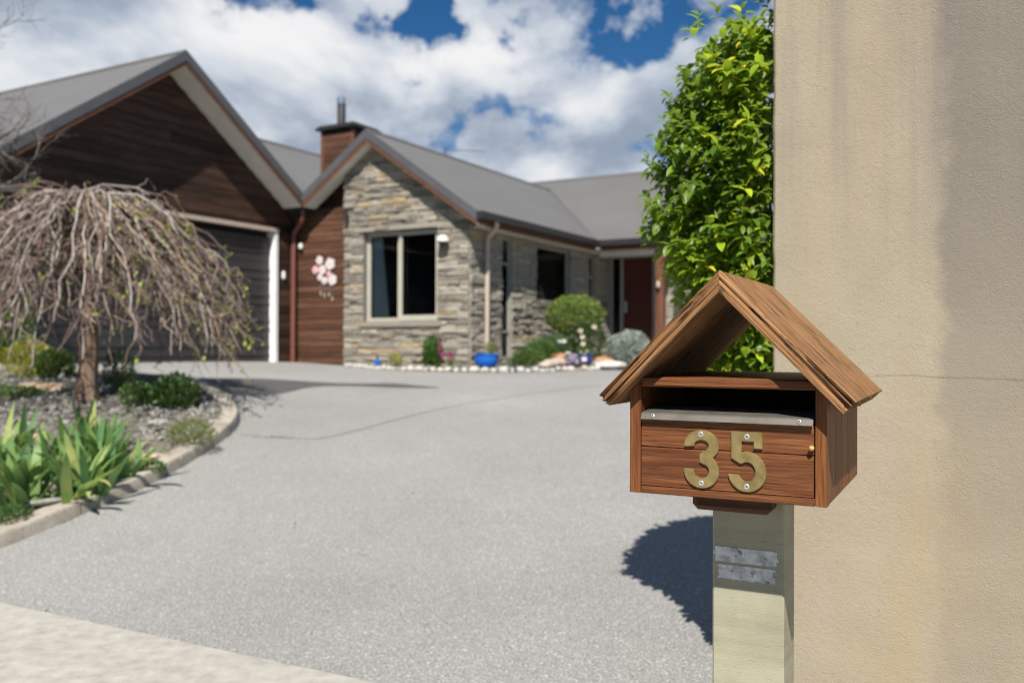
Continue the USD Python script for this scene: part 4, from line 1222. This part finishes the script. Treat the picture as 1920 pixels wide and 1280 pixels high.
# --- climbing shrub behind the rendered wall
def climber():
    rng = np.random.default_rng(31)
    t = thing('climbing_shrub', 'glossy bright green evergreen climber growing up behind the beige rendered wall', 'shrub', (1.02, 3.0, zg(1.02, 3.0)))
    base = np.array([1.02, 3.0, float(zg(1.02, 3.0))])
    zl = np.array([.05, .35, .7, 1.126, 1.28, 1.38, 1.50, 1.57, 1.657, 1.74, 1.845, 1.93, 2.05, 2.16, 2.25])
    xl = np.array([.86, .80, .72, .64, .60, .545, .485, .455, .45, .48, .475, .52, .537, .56, .62])
    N = 7200
    z = rng.uniform(.1, 2.24, N)
    a = rng.uniform(np.pi * .55, np.pi * 2.0, N)            # round the back, left and front
    left = np.interp(z, zl, xl)
    ax = 1.05 - left
    rr = 1 + .10 * (meshkit.fbm(np.c_[np.cos(a) * 2, np.sin(a) * 2, z * 3.5]) - .5) * 2
    top = np.clip((2.27 - z) / .12, 0, 1) ** .5
    k = rng.uniform(.22, 1.0, N) ** .45 * rr * (.55 + .45 * top)
    P = np.c_[1.05 + np.cos(a) * ax * k, 3.02 + np.sin(a) * .40 * k, z]
    out = np.c_[np.cos(a), np.sin(a), .25 + .5 * (1 - top)]
    # keep clear of the wall
    lx = (P[:, 0] - PWX) * U_[1] - (P[:, 1] - PWY) * U_[0]; ly = (P[:, 0] - PWX) * U_[0] + (P[:, 1] - PWY) * U_[1]
    ok = (ly > .24) | (lx < -.02)
    P, out = P[ok], out[ok]
    sprigs = [((.46, 2.93, 1.665), (-1, -.2, .25)), ((.43, 2.93, 1.655), (-1, 0, .0)), ((.475, 2.92, 1.86), (-1, -.2, .1)), ((.505, 2.9, 1.94), (-1, 0, .3)), ((.60, 2.92, 2.27), (-.2, 0, 1)), ((.66, 2.92, 2.29), (.1, -.1, 1)), ((.74, 2.92, 2.29), (0, 0, 1)), ((.575, 2.9, 2.22), (-.7, 0, .7)), ((.80, 2.92, 2.36), (.1, 0, 1)), ((.815, 2.92, 2.42), (.1, -.1, 1)), ((.82, 2.92, 2.31), (-.3, -.2, 1)), ((.47, 2.92, 1.60), (-1, -.3, -.2))]
    P = np.vstack([P, [s[0] for s in sprigs]]); out = np.vstack([out, [s[1] for s in sprigs]])
    out /= np.linalg.norm(out, axis=1, keepdims=True)
    axis = out * .75 + np.array([0, -.15, .55]) + .45 * rand_dirs(len(P), rng)
    axis /= np.linalg.norm(axis, axis=1, keepdims=True)
    pos, dirs, sz = [], [], []
    for p, x in zip(P, axis):
        m = basis(x[None])[0]
        k = rng.integers(5, 9); ph = rng.uniform(0, 6.28); L = rng.uniform(.032, .058)
        for j in range(k):
            g = ph + j * 2.4; tilt = rng.uniform(.15, .95) if j < 3 else rng.uniform(-.15, .6)
            d = m[:, 0] * math.cos(g) * math.cos(tilt) + m[:, 2] * math.sin(g) * math.cos(tilt) + m[:, 1] * math.sin(tilt)
            pos.append(p - x * .008 * j); dirs.append(d); sz.append(L * rng.uniform(.7, 1.15))
    pos, dirs, sz = np.array(pos) - base, np.array(dirs), np.array(sz)
    ups = dirs * 0 + np.array([0, -.25, 1.0]) + .35 * rand_dirs(len(dirs), rng)
    mats = basis(dirs, ups)
    sx = np.c_[sz * rng.uniform(.85, 1.2, len(sz)), sz, sz]
    # the leaves that show largest are parts of their own
    w = pos + base
    vis = (px(w.T) < 1447) & (w[:, 1] < 3.0) & (w[:, 2] > 1.12)
    score = np.where(vis, sz * (1 + (3.0 - w[:, 1])), 0)
    big = np.argsort(-score)[:298]
    rest_ = np.ones(len(sz), bool); rest_[big] = False
    for i in big:
        v, f = scatter(*LF_CLIMB, pos[i:i + 1], mats[i:i + 1], sx[i:i + 1])
        obj('leaf', (v, f), M['climber_leaf'], t, smooth=True)
    obj('foliage', scatter(*LF_CLIMB, pos[rest_], mats[rest_], sx[rest_]), M['climber_leaf'], t, kind='stuff', smooth=True)
    mb = MB()
    for k in range(16):
        zt_ = rng.uniform(1.2, 2.25); x = rng.uniform(.75, 1.25)
        mb.add(*tube(smooth_path([(1.02, 3.0, .02), (.5 * x + .5, 3.0 + rng.normal(0, .05), zt_ * .4), (x + rng.normal(0, .05), 3.0 + rng.normal(0, .08), zt_)], 14) - base, np.linspace(.014, .004, 14), 5))
    obj('stem', mb.get(), M['bark'], t)


climber()


# --- iris clumps: sword leaves in fans, every blade a part
def blade(L, w, lean, az, bend, k=9):
    t = np.linspace(0, 1, k)
    ang = lean + bend * t ** 2.2
    r = np.concatenate([[0], np.cumsum(np.sin(ang[:-1]) * L / (k - 1))]); z = np.concatenate([[0], np.cumsum(np.cos(ang[:-1]) * L / (k - 1))])
    half = w / 2 * np.minimum(1, (.55 + 1.6 * t)) * np.clip((1 - t) / .42, 0, 1) ** .62
    side = np.array([-math.sin(az), math.cos(az), 0]); fwd = np.array([math.cos(az), math.sin(az), 0])
    v = []
    for i in range(k):
        c = fwd * r[i] + np.array([0, 0, z[i]]); n = np.array([0, 0, 1.0]) * math.sin(ang[i]) * .0 + fwd * .12 * half[i]
        v += [c - side * half[i] + n, c - fwd * .0, c + side * half[i] + n]
    f = []
    for i in range(k - 1):
        a = 3 * i
        f += [[a, a + 1, a + 4, a + 3], [a + 1, a + 2, a + 5, a + 4]]
    return np.array(v), np.array(f)


iris_spots = [((-2.95, 5.50), 'iris clump of broad blades nearest the kerb at the left edge', 31), ((-2.66, 5.62), 'iris clump of broad blades beside the small kerb joint', 35), ((-2.72, 6.05), 'iris clump with arching yellowed blade ends, furthest right of the group', 37),
              ((-3.12, 6.10), 'tall iris clump in the middle of the group, behind the nearest clump', 22), ((-3.42, 5.85), 'iris clump cut by the left edge of the view', 31), ((-3.02, 6.50), 'iris clump with upright pale blades at the back of the group', 33), ((-3.55, 6.35), 'iris clump at the back left of the group', 28)]
rng = np.random.default_rng(77)
for (x, y), lab, n in iris_spots:
    t = thing('iris_plant', lab, 'iris', (x, y, float(bed_z(x, y)) - .01), 0, 'irises in the island bed')
    fan = rng.uniform(-.5, .5)
    for k in range(n):
        off = (k - n / 2) / n
        az = (fan if rng.random() < .6 else fan + 1.6) + (0 if off > 0 else np.pi) + rng.normal(0, .55)
        L = rng.uniform(.30, .52)
        lean = abs(off) * 1.3 + abs(rng.normal(0, .2)); bend = rng.choice([.1, .5, 1.1, 1.9], p=[.3, .3, .22, .18])
        v, f = blade(L, rng.uniform(.042, .068), lean, az, bend)
        obj('blade', (v + [rng.normal(0, .07), rng.normal(0, .06), 0], f), M['iris_leaf'], t, smooth=True)


# --- weeping tree
def weeping_tree():
    rng = np.random.default_rng(12)
    bx, by = -3.93, 8.34; bz = float(bed_z(bx, by)) - .04
    t = thing('weeping_tree', 'weeping tree with bare tangled drooping branches on a short trunk before the garage', 'tree', (bx, by, bz))
    top = 2.56 - bz
    zz = np.linspace(0, top, 26); g = np.linspace(0, 2 * np.pi, 22, endpoint=False)
    v = []
    for z in zz:
        q = z / top
        r0 = .088 + .055 * np.exp(-z / .10) - .02 * q + (.03 * max(0, (q - .85) / .15))
        rad = r0 * (1 + .16 * (meshkit.fbm(np.c_[np.cos(g) * 1.8, np.sin(g) * 1.8, np.full(22, z * 1.2)]) - .5) * 2 + .06 * np.cos(3 * g + z))
        v.append(np.c_[np.cos(g) * rad + .03 * math.sin(z * 2.2), np.sin(g) * rad, np.full(22, z)])
    v = np.vstack(v); k, m = len(zz), 22
    i, j = np.meshgrid(np.arange(k - 1), np.arange(m), indexing='ij')
    q = np.stack([i * m + j, i * m + (j + 1) % m, (i + 1) * m + (j + 1) % m, (i + 1) * m + j], -1).reshape(-1, 4)
    obj('trunk', (v, q), M['bark'], t, smooth=True)
    twigs, leaves_p, leaves_d = MB(), [], []

    def wig(n, amp, s):
        w = rng.normal(0, 1, (n, 3)) * (1 + 2.2 * (rng.random((n, 1)) < .22)); w = np.cumsum(w, 0); w -= np.linspace(0, 1, n)[:, None] * w[-1]
        return w * amp * np.linspace(.3, 1, n)[:, None]

    def droop(az, Rr, drop, n=16, lift=.12, amp=.012):
        tt = np.linspace(0, 1, n)
        r = Rr * (1 - (1 - tt) ** 1.42); z = top - .05 + lift * np.sin(np.pi * np.minimum(tt * 1.6, 1)) - drop * tt ** 1.5
        p = np.c_[np.cos(az) * r + .03 * math.cos(az), np.sin(az) * r + .03 * math.sin(az), z]
        return p + wig(n, amp, 0)
    nb = 185
    for kbr in range(nb):
        az = kbr * 2.39996 + rng.normal(0, .2)
        Rr = rng.uniform(.25, 1.42) if kbr % 3 else rng.uniform(.95, 1.48)
        # the crown is lower and wider towards its skirt
        drop = (.30 + .62 * (Rr / 1.42) ** 1.4) + rng.uniform(.05, .62)
        drop += (.25 if math.sin(az) < -.1 else 0) * rng.random()
        drop = min(drop, top - .14 - rng.uniform(.06, .42))
        p = droop(az, Rr, drop, lift=rng.uniform(.02, .16), amp=rng.uniform(.018, .045))
        r0 = rng.uniform(.0080, .0138)
        obj('branch', tube(p, np.linspace(r0, .0045, len(p)), 6), M['branch_bark'], t, smooth=True)
        for q in range(rng.integers(6, 12)):
            s = rng.integers(3, 15); b = p[s]; L = rng.uniform(.2, .62)
            a2 = az + rng.normal(0, .9); n2 = 9; tt = np.linspace(0, 1, n2)
            out = L * rng.uniform(.4, .95) * tt ** .85
            dz = rng.uniform(-.05, .10) * np.sin(np.pi * tt) - L * rng.uniform(.35, .85) * tt ** 1.25
            w = np.c_[np.cos(a2) * out, np.sin(a2) * out, dz] + b + wig(n2, .020, 0)
            w[:, 2] = np.maximum(w[:, 2], .22)
            w[0] = b
            twigs.add(*tube(w, np.linspace(rng.uniform(.0040, .0080), .0024, n2), 4))
            side = math.cos(a2 - .15)
            m = rng.integers(0, 4) if side > .70 else (1 if rng.random() < .05 else 0)
            for e in range(m):
                c = w[rng.integers(4, n2)]
                for h in range(rng.integers(1, 4)):
                    leaves_p.append(c + rng.normal(0, .012, 3)); leaves_d.append(rng.normal(0, 1, 3) + [0, 0, .3])
    # a few long whips thrown out flat over the top
    for az, Rr, dr in ((3.3, 1.5, .05), (-.1, .62, .12), (.35, .85, .30), (2.8, 1.2, .10), (-.5, .75, .2), (-1.2, .5, .1), (3.9, .8, .1)):
        p = droop(az, Rr, dr, lift=.16, amp=.012)
        twigs.add(*tube(p, np.linspace(.009, .003, len(p)), 5))
        for e in range(5):
            c = p[rng.integers(6, 16)]
            for h in range(2):
                leaves_p.append(c + rng.normal(0, .015, 3)); leaves_d.append(rng.normal(0, 1, 3) + [0, 0, .3])
    obj('twigs', twigs.get(), M['twig_bark'], t, kind='stuff')
    lp, ld = np.array(leaves_p), np.array(leaves_d)
    obj('young_leaves', scatter(*LF_OVAL, lp, basis(ld), rng.uniform(.028, .058, len(lp))), M['bud_leaf'], t, kind='stuff')


weeping_tree()


# --- bare tree at the left edge
def bare_tree():
    rng = np.random.default_rng(41)
    x0, y0 = -7.15, 9.9; z0 = float(zg(x0, y0)) - .05
    t = thing('bare_tree', 'bare leafless tree with fine dark twigs at the left edge before the garage roof', 'tree', (x0, y0, z0))
    obj('trunk', tube([(0, 0, 0), (.03, 0, .8), (.0, .02, 1.6), (.08, 0, 2.3)], [.09, .075, .06, .05], 10), M['bare_bark'], t, smooth=True)
    mb = MB()

    def grow(p, d, L, r, lev):
        n = 6; q = [p]; dd = d.copy()
        for k in range(n):
            dd = dd + rng.normal(0, .16, 3) + np.array([0, 0, .05]); dd /= np.linalg.norm(dd)
            q.append(q[-1] + dd * L / n)
        q = np.array(q)
        tb = tube(q, np.linspace(r, r * .5, n + 1), 5 if lev < 2 else 3)
        if lev == 0:
            obj('branch', tb, M['bare_bark'], t, smooth=True)
        else:
            mb.add(*tb)
        if lev < 4:
            for k in range(4 if lev < 3 else 5):
                s = rng.integers(2, n + 1); a = dd + rng.normal(0, .62, 3); a /= np.linalg.norm(a)
                grow(q[s], a, L * rng.uniform(.5, .72), r * .52, lev + 1)
    for az, el in ((-.2, 1.0), (.25, .75), (-.5, 1.2), (2.4, .9), (.05, 1.25), (3.6, 1.0), (-.1, 1.1), (.2, .95), (-.3, .85)):
        grow(np.array([.06, 0, rng.uniform(1.7, 2.3)]), np.array([math.cos(az) * math.cos(el), math.sin(az) * math.cos(el), math.sin(el)]), rng.uniform(1.0, 1.35), .035, 0)
    obj('twigs', mb.get(), M['bare_bark'], t, kind='stuff')


bare_tree()

# --- shrubs and ground cover in the island bed
gb = lambda x, y: (x, y, float(bed_z(x, y)))
bush('low_shrub', 'dark green spiky shrub just right of the tree trunk', gb(-3.80, 8.75), (.15, .15, .21), 750, .05, 'dark_leaf', LF_NARROW, 51, up=1.0)
bush('low_shrub', 'low dark green creeping shrub between the two spiky ones', gb(-3.42, 8.25), (.15, .14, .10), 600, .04, 'dark_leaf', LF_OVAL, 52, up=.6)
bush('low_shrub', 'rounded dark green shrub with upright shoots right of the trunk', gb(-3.06, 8.20), (.21, .19, .15), 1100, .05, 'dark_leaf', LF_OVAL, 53, up=.9, bumps=.3)
bush('heath_shrub', 'small olive green heath shrub on the slate chips behind the kerb', gb(-2.43, 6.86), (.19, .17, .10), 1500, .028, 'heath_leaf', LF_NARROW, 54, up=1.0, bumps=.3)
bush('golden_shrub', 'yellow green feathery shrub at the far left of the bed', gb(-5.22, 9.75), (.28, .25, .20), 1100, .055, 'yellow_leaf', LF_NARROW, 55, up=1.1)
bush('low_shrub', 'rounded mid green shrub left of the trunk beside the golden one', gb(-4.92, 9.72), (.20, .18, .16), 1000, .045, 'bush_leaf', LF_OVAL, 56, up=.6)
bush('ground_cover', 'bright green mossy ground cover at the left edge of the bed', gb(-4.75, 8.55), (.30, .22, .05), 900, .035, 'grass_leaf', LF_OVAL, 57, category='ground cover', stems=3)
bush('ground_cover', 'dark green tuft cut by the left edge of the view above the kerb', gb(-2.90, 5.18), (.13, .12, .05), 700, .035, 'grass_leaf', LF_NARROW, 58, up=.9, category='ground cover', stems=3)
bush('ground_cover', 'small patch of green weeds below the rightmost iris', gb(-2.50, 6.22), (.11, .10, .035), 420, .025, 'grass_leaf', LF_OVAL, 59, category='ground cover', stems=2)
bush('white_shrub', 'shrub with white blossom seen through the weeping branches at left', (-5.9, 10.55, float(zg(-5.9, 10.55))), (.33, .3, .42), 1300, .06, 'dark_leaf', LF_OVAL, 60, cz=.62, flowers=('petal_white', .045, [(.05 + .2 * math.sin(i * 2.1), -.28 + .05 * math.cos(i), .55 + .13 * (i % 4)) for i in range(11)]))


def rock(name, label, loc, size, mat, seed, rz=0.0, category='rock', group=None):
    m = trimesh.creation.icosphere(3, 1.0); v = np.array(m.vertices)
    rr = np.random.default_rng(seed)
    for _ in range(9):      # flat cleaved faces
        d = rand_dirs(1, rr)[0]; c = rr.uniform(.62, .9); s = v @ d
        v = v - np.outer(np.maximum(s - c, 0) * .85, d)
    v *= (1 + .10 * (meshkit.fbm(v * 2.3, seed=seed) - .5))[:, None]
    c, s = math.cos(rz), math.sin(rz); v = v * np.array(size); v = v @ np.array([[c, s, 0], [-s, c, 0], [0, 0, 1]])
    t = obj(name, (v + np.array(loc), m.faces), M[mat], None, 40, label, None, category, group)
    return t


rock('boulder', 'flat tan sandstone boulder left of the tree trunk', np.add(gb(-4.66, 9.02), (0, 0, .0)), (.33, .16, .07), 'sandstone', 3, -.2)
rock('boulder', 'small tan stone among the irises at the left edge', np.add(gb(-3.75, 7.0), (0, 0, .01)), (.14, .10, .05), 'sandstone', 4)
rock('schist_slab', 'long grey schist slab lying along the kerb at front left', (-2.80, 5.42, float(zg(-2.66, 5.4)) + .112), (.16, .05, .020), 'grey_rock', 5, 1.05)
rock('boulder', 'flat tan stone beside the rightmost iris leaves', np.add(gb(-2.62, 6.55), (0, 0, .01)), (.10, .06, .03), 'sandstone', 6, .4)
rock('boulder', 'pale grey stone lying right of the trunk under the branches', np.add(gb(-2.95, 7.55), (0, 0, .0)), (.10, .08, .04), 'grey_rock', 7, .8)
# weeds in the kerb joint
mb = MB()
for i in range(0, 150, 1):
    a = int(rng.integers(40, 150)); q = kp[a] - kin[a] * abs(rng.normal(0, .012))
    n_ = 3; d = rand_dirs(n_, rng); d[:, 2] = abs(d[:, 2]) + .3
    mb.add(*scatter(*LF_NARROW, np.repeat([[q[0], q[1], kz[a] + .004]], n_, 0), basis(d), rng.uniform(.008, .02, n_)))
obj('kerb_weeds', mb.get(), M['grass_leaf'], kind='stuff', label='tiny weeds growing along the foot of the kerb', category='weeds')
mb = MB()
for i in range(60):
    q = np.array([-1.92, 7.40]) + rng.normal(0, 1, 2) * [.09, .012]
    d = rand_dirs(3, rng); d[:, 2] = abs(d[:, 2]) + .2
    mb.add(*scatter(*LF_NARROW, np.repeat([[q[0], q[1], float(zg(*q)) + .006]], 3, 0), basis(d), rng.uniform(.008, .02, 3)))
obj('crack_weeds', mb.get(), M['grass_leaf'], kind='stuff', label='green weeds sprouting in the driveway joint', category='weeds')

# ------------------------------------------------------------------ bed along the house
EDGE = smooth_path([(-2.72, 14.80), (-2.05, 14.02), (-1.25, 13.45), (-.35, 13.12), (.45, 13.42), (1.15, 14.2), (1.85, 15.0), (2.7, 15.6)], 150)
w0, w1, w2 = H(.02, VS)[:2], H(.02, .02)[:2], H(5.2, .02)[:2]
HB = Polygon(np.vstack([EDGE, [w2 + [.6, .1], w2, w1, w0]])).buffer(0)
hz = lambda x, y: zg(x, y) + .035 + .05 * np.exp(-((np.asarray(x) - .9) / .9) ** 2)
hm = trimesh.creation.triangulate_polygon(HB, engine='earcut')
hm = trimesh.Trimesh(np.c_[hm[0], np.zeros(len(hm[0]))], hm[1]).subdivide_to_size(.3, max_iter=14)
hv = np.array(hm.vertices); hv[:, 2] = hz(hv[:, 0], hv[:, 1])
obj('border_soil', (hv, hm.faces), M['soil'], kind='structure', smooth=True)
obj('border_pebbles', chips(HB, 1500, .022, hz, 8), M['chips'], kind='stuff', label='small pebbles mulching the border along the house', category='gravel')

# white edging stones, one after another
protos = []
UsdGeom.Scope.Define(stage, '/World/prototypes')
for k in range(6):
    pr = stage.CreateClassPrim(f'/World/prototypes/edging_stone_kind_{k:03d}')
    m = trimesh.creation.icosphere(2, 1.0); v = np.array(m.vertices); rr = np.random.default_rng(90 + k)
    for _ in range(6):
        d = rand_dirs(1, rr)[0]; s = v @ d; v = v - np.outer(np.maximum(s - rr.uniform(.65, .9), 0) * .7, d)
    v = v * [1, rr.uniform(.65, .9), rr.uniform(.55, .75)]
    usdkit.mesh(stage, f'{pr.GetPath()}/body', (v, m.faces), M['white_stone'], 50)
    protos.append(pr.GetPath())
rng2 = np.random.default_rng(6)
s = 0.0; seg = np.concatenate([[0], np.cumsum(np.linalg.norm(np.diff(EDGE, axis=0), axis=1))])
LABS = 'white rounded edging stone in the row along the border below the stone walls'
while s < seg[-1]:
    rad = rng2.uniform(.045, .085) * (.8 if s < 1.0 else 1.0)
    s += rad
    x, y = np.interp(s, seg, EDGE[:, 0]), np.interp(s, seg, EDGE[:, 1])
    n_ = rng2.normal(0, .02)
    copy_of(protos[rng2.integers(6)], 'edging_stone', (x, y + n_, float(zg(x, y)) + rad * .45), rng2.uniform(0, 360), rad, LABS, 'stone', 'white edging stones along the house border')
    s += rad * .95

# blue pots
pot = thing('flower_pot', 'large glossy bright blue bowl pot by the downpipe at the stone corner', 'pot', (-.385, 13.62, float(hz(-.385, 13.62))))
obj('bowl', lathe([(0, 0), (.11, 0), (.165, .06), (.185, .13), (.18, .20), (.195, .215), (.185, .225), (.165, .21), (.15, .12), (0, .10)], 32), M['blue_glaze'], pot, smooth=40)
obj('potting_soil', lathe([(.162, .185), (.08, .195), (0, .197)], 24), M['soil'], pot)
bush('pot_plant', 'small green plant growing in the large blue bowl', (-.31, 13.66, float(hz(-.31, 13.66)) + .17), (.10, .10, .12), 420, .04, 'heath_leaf', LF_NARROW, 61, up=1.0, stems=4, category='plant')
p2 = thing('flower_pot', 'tiny bright blue pot at the foot of the stone wall under the window', 'pot', (-2.13, 14.30, float(hz(-2.13, 14.30))))
obj('bowl', lathe([(0, 0), (.035, 0), (.048, .05), (.042, .10), (.03, .11), (.025, .10), (0, .09)], 20), M['blue_glaze'], p2, smooth=40)
obj('neck', lathe([(.02, .10), (.016, .15), (.022, .18)], 14), M['steel_dark'], p2, smooth=40)
p3 = thing('flower_pot', 'dark blue and white glazed pot among the rocks by the silver bush', 'pot', (1.16, 14.55, float(hz(1.16, 14.55)) + .03))
obj('bowl', lathe([(0, 0), (.10, 0), (.13, .05), (.135, .125), (.15, .135), (.14, .145), (.115, .13), (0, .11)], 28), M['blue_dark'], p3, smooth=40)
obj('glaze_band', MB().box(-.045, .03, -.139, -.128, .03, .10, .003).get(), M['petal_white'], p3)
bush('pot_plant', 'small cream flowered plant in the dark blue glazed pot', (1.16, 14.55, float(hz(1.16, 14.55)) + .13), (.10, .10, .07), 260, .035, 'heath_leaf', LF_OVAL, 62, stems=3, category='plant', flowers=('petal_cream', .03, [(-.05, -.08, .08), (.04, -.09, .10), (.0, -.10, .05)]))

hb = lambda x, y: (x, y, float(hz(x, y)))
bush('clipped_bush', 'large rounded yellow green clipped bush below the side window', hb(1.05, 15.05), (.48, .44, .34), 4800, .048, 'bush_leaf', LF_OVAL, 63, cz=.80, up=.5, bumps=.16, inner=.65)
bush('rose_bush', 'dark leaved rose bush with cream blooms in front of the clipped bush', hb(1.22, 14.78), (.31, .26, .34), 1900, .045, 'rose_leaf', LF_OVAL, 64, cz=.42, flowers=('petal_cream', .055, [(.10, -.25, .62), (-.12, -.24, .56), (-.08, -.26, .35), (-.09, -.25, .46)]))
bush('silver_bush', 'rounded silver grey bush beside the front door', hb(1.93, 14.85), (.36, .34, .30), 9000, .045, 'silver_leaf', LF_OVAL, 65, up=.4, bumps=.20, inner=.65)
bush('silver_bush', 'small low silver plant at the foot of the round silver bush', hb(2.08, 14.45), (.16, .14, .10), 900, .03, 'silver_leaf', LF_NARROW, 66, up=.5)
bush('low_shrub', 'bright green mounded plant right of the large blue bowl', hb(.25, 13.75), (.25, .18, .15), 1300, .035, 'bush_leaf', LF_OVAL, 67, up=.5, bumps=.25)
bush('low_shrub', 'blue green leafy perennial behind the mounded plant', hb(.45, 14.15), (.26, .2, .21), 1300, .07, 'grass_leaf', LF_NARROW, 68, up=1.0, bumps=.3)
bush('low_shrub', 'blue green leafy perennial left of the clipped bush', hb(.72, 14.5), (.22, .2, .25), 1100, .07, 'grass_leaf', LF_NARROW, 69, up=1.0, bumps=.3)
bush('low_shrub', 'low green plant at the foot of the narrow window', hb(.06, 13.72), (.14, .12, .07), 500, .04, 'grass_leaf', LF_NARROW, 70, up=.8)
bush('lilac_plant', 'low mound of pale lilac flowers among the border rocks', hb(.93, 13.98), (.13, .12, .10), 400, .03, 'heath_leaf', LF_OVAL, 71, flowers=('petal_lilac', .035, [(.11 * math.cos(i * 2.4) * (i % 5) / 5, -.09 - .02 * (i % 3), .06 + .035 * (i % 4)) for i in range(16)]))
bush('foxglove', 'tall green plant with magenta flower spikes below the window', hb(-1.20, 13.72), (.13, .12, .24), 800, .075, 'grass_leaf', LF_OVAL, 72, up=1.0, flowers=('petal_magenta', .045, [(.09, -.06, .36), (.10, -.08, .31), (.14, -.08, .24), (.16, -.08, .20), (.12, -.06, .41)]))
bush('snapdragon', 'slim plant with one magenta bloom right of the tall flowering one', hb(-.93, 13.68), (.05, .05, .12), 160, .05, 'grass_leaf', LF_NARROW, 73, up=1.0, category='flower', stems=2, flowers=('petal_magenta', .05, [(0, -.04, .23), (.01, -.05, .19)]))
bush('yellow_flower', 'small yellow flowered plant beside the tiny blue pot', hb(-1.80, 14.02), (.09, .08, .11), 320, .05, 'bush_leaf', LF_NARROW, 74, up=1.0, category='flower', stems=3, flowers=('petal_yellow', .03, [(.02, -.04, .22), (.05, -.06, .18)]))
rock('boulder', 'brown and pink flat rock in front of the lilac mound', np.add(hb(.55, 13.72), (0, 0, .03)), (.20, .13, .08), 'pink_rock', 11)
rock('boulder', 'rust orange rock left of the rose bush', np.add(hb(.72, 14.15), (0, 0, .10)), (.15, .12, .10), 'orange_rock', 12)
rock('boulder', 'pale cream rock perched above the rust orange one', np.add(hb(.90, 14.4), (0, 0, .16)), (.13, .1, .06), 'white_stone', 13)
rock('boulder', 'rust orange rock beside the dark blue pot', np.add(hb(1.50, 14.75), (0, 0, .08)), (.20, .14, .08), 'orange_rock', 14)
rock('boulder', 'long flat white rock in front of the silver bush', np.add(hb(1.58, 14.5), (0, 0, .03)), (.28, .13, .06), 'white_stone', 15)
rock('boulder', 'pink brown rock by the edging in front of the rust orange rock', np.add(hb(.70, 13.82), (0, 0, .06)), (.14, .1, .07), 'pink_rock', 16)
orb = thing('garden_ornament', 'small glossy white rounded ornament beside the clipped bush', 'ornament', np.add(hb(.78, 14.45), (0, 0, .36)))
obj('body', lathe([(0, -.05), (.06, -.045), (.10, 0), (.085, .04), (0, .055)], 24), M['white_paint'], orb, smooth=40)
obj('stake', tube([(0, 0, -.05), (0, 0, -.4)], .008, 6), M['steel_dark'], orb)
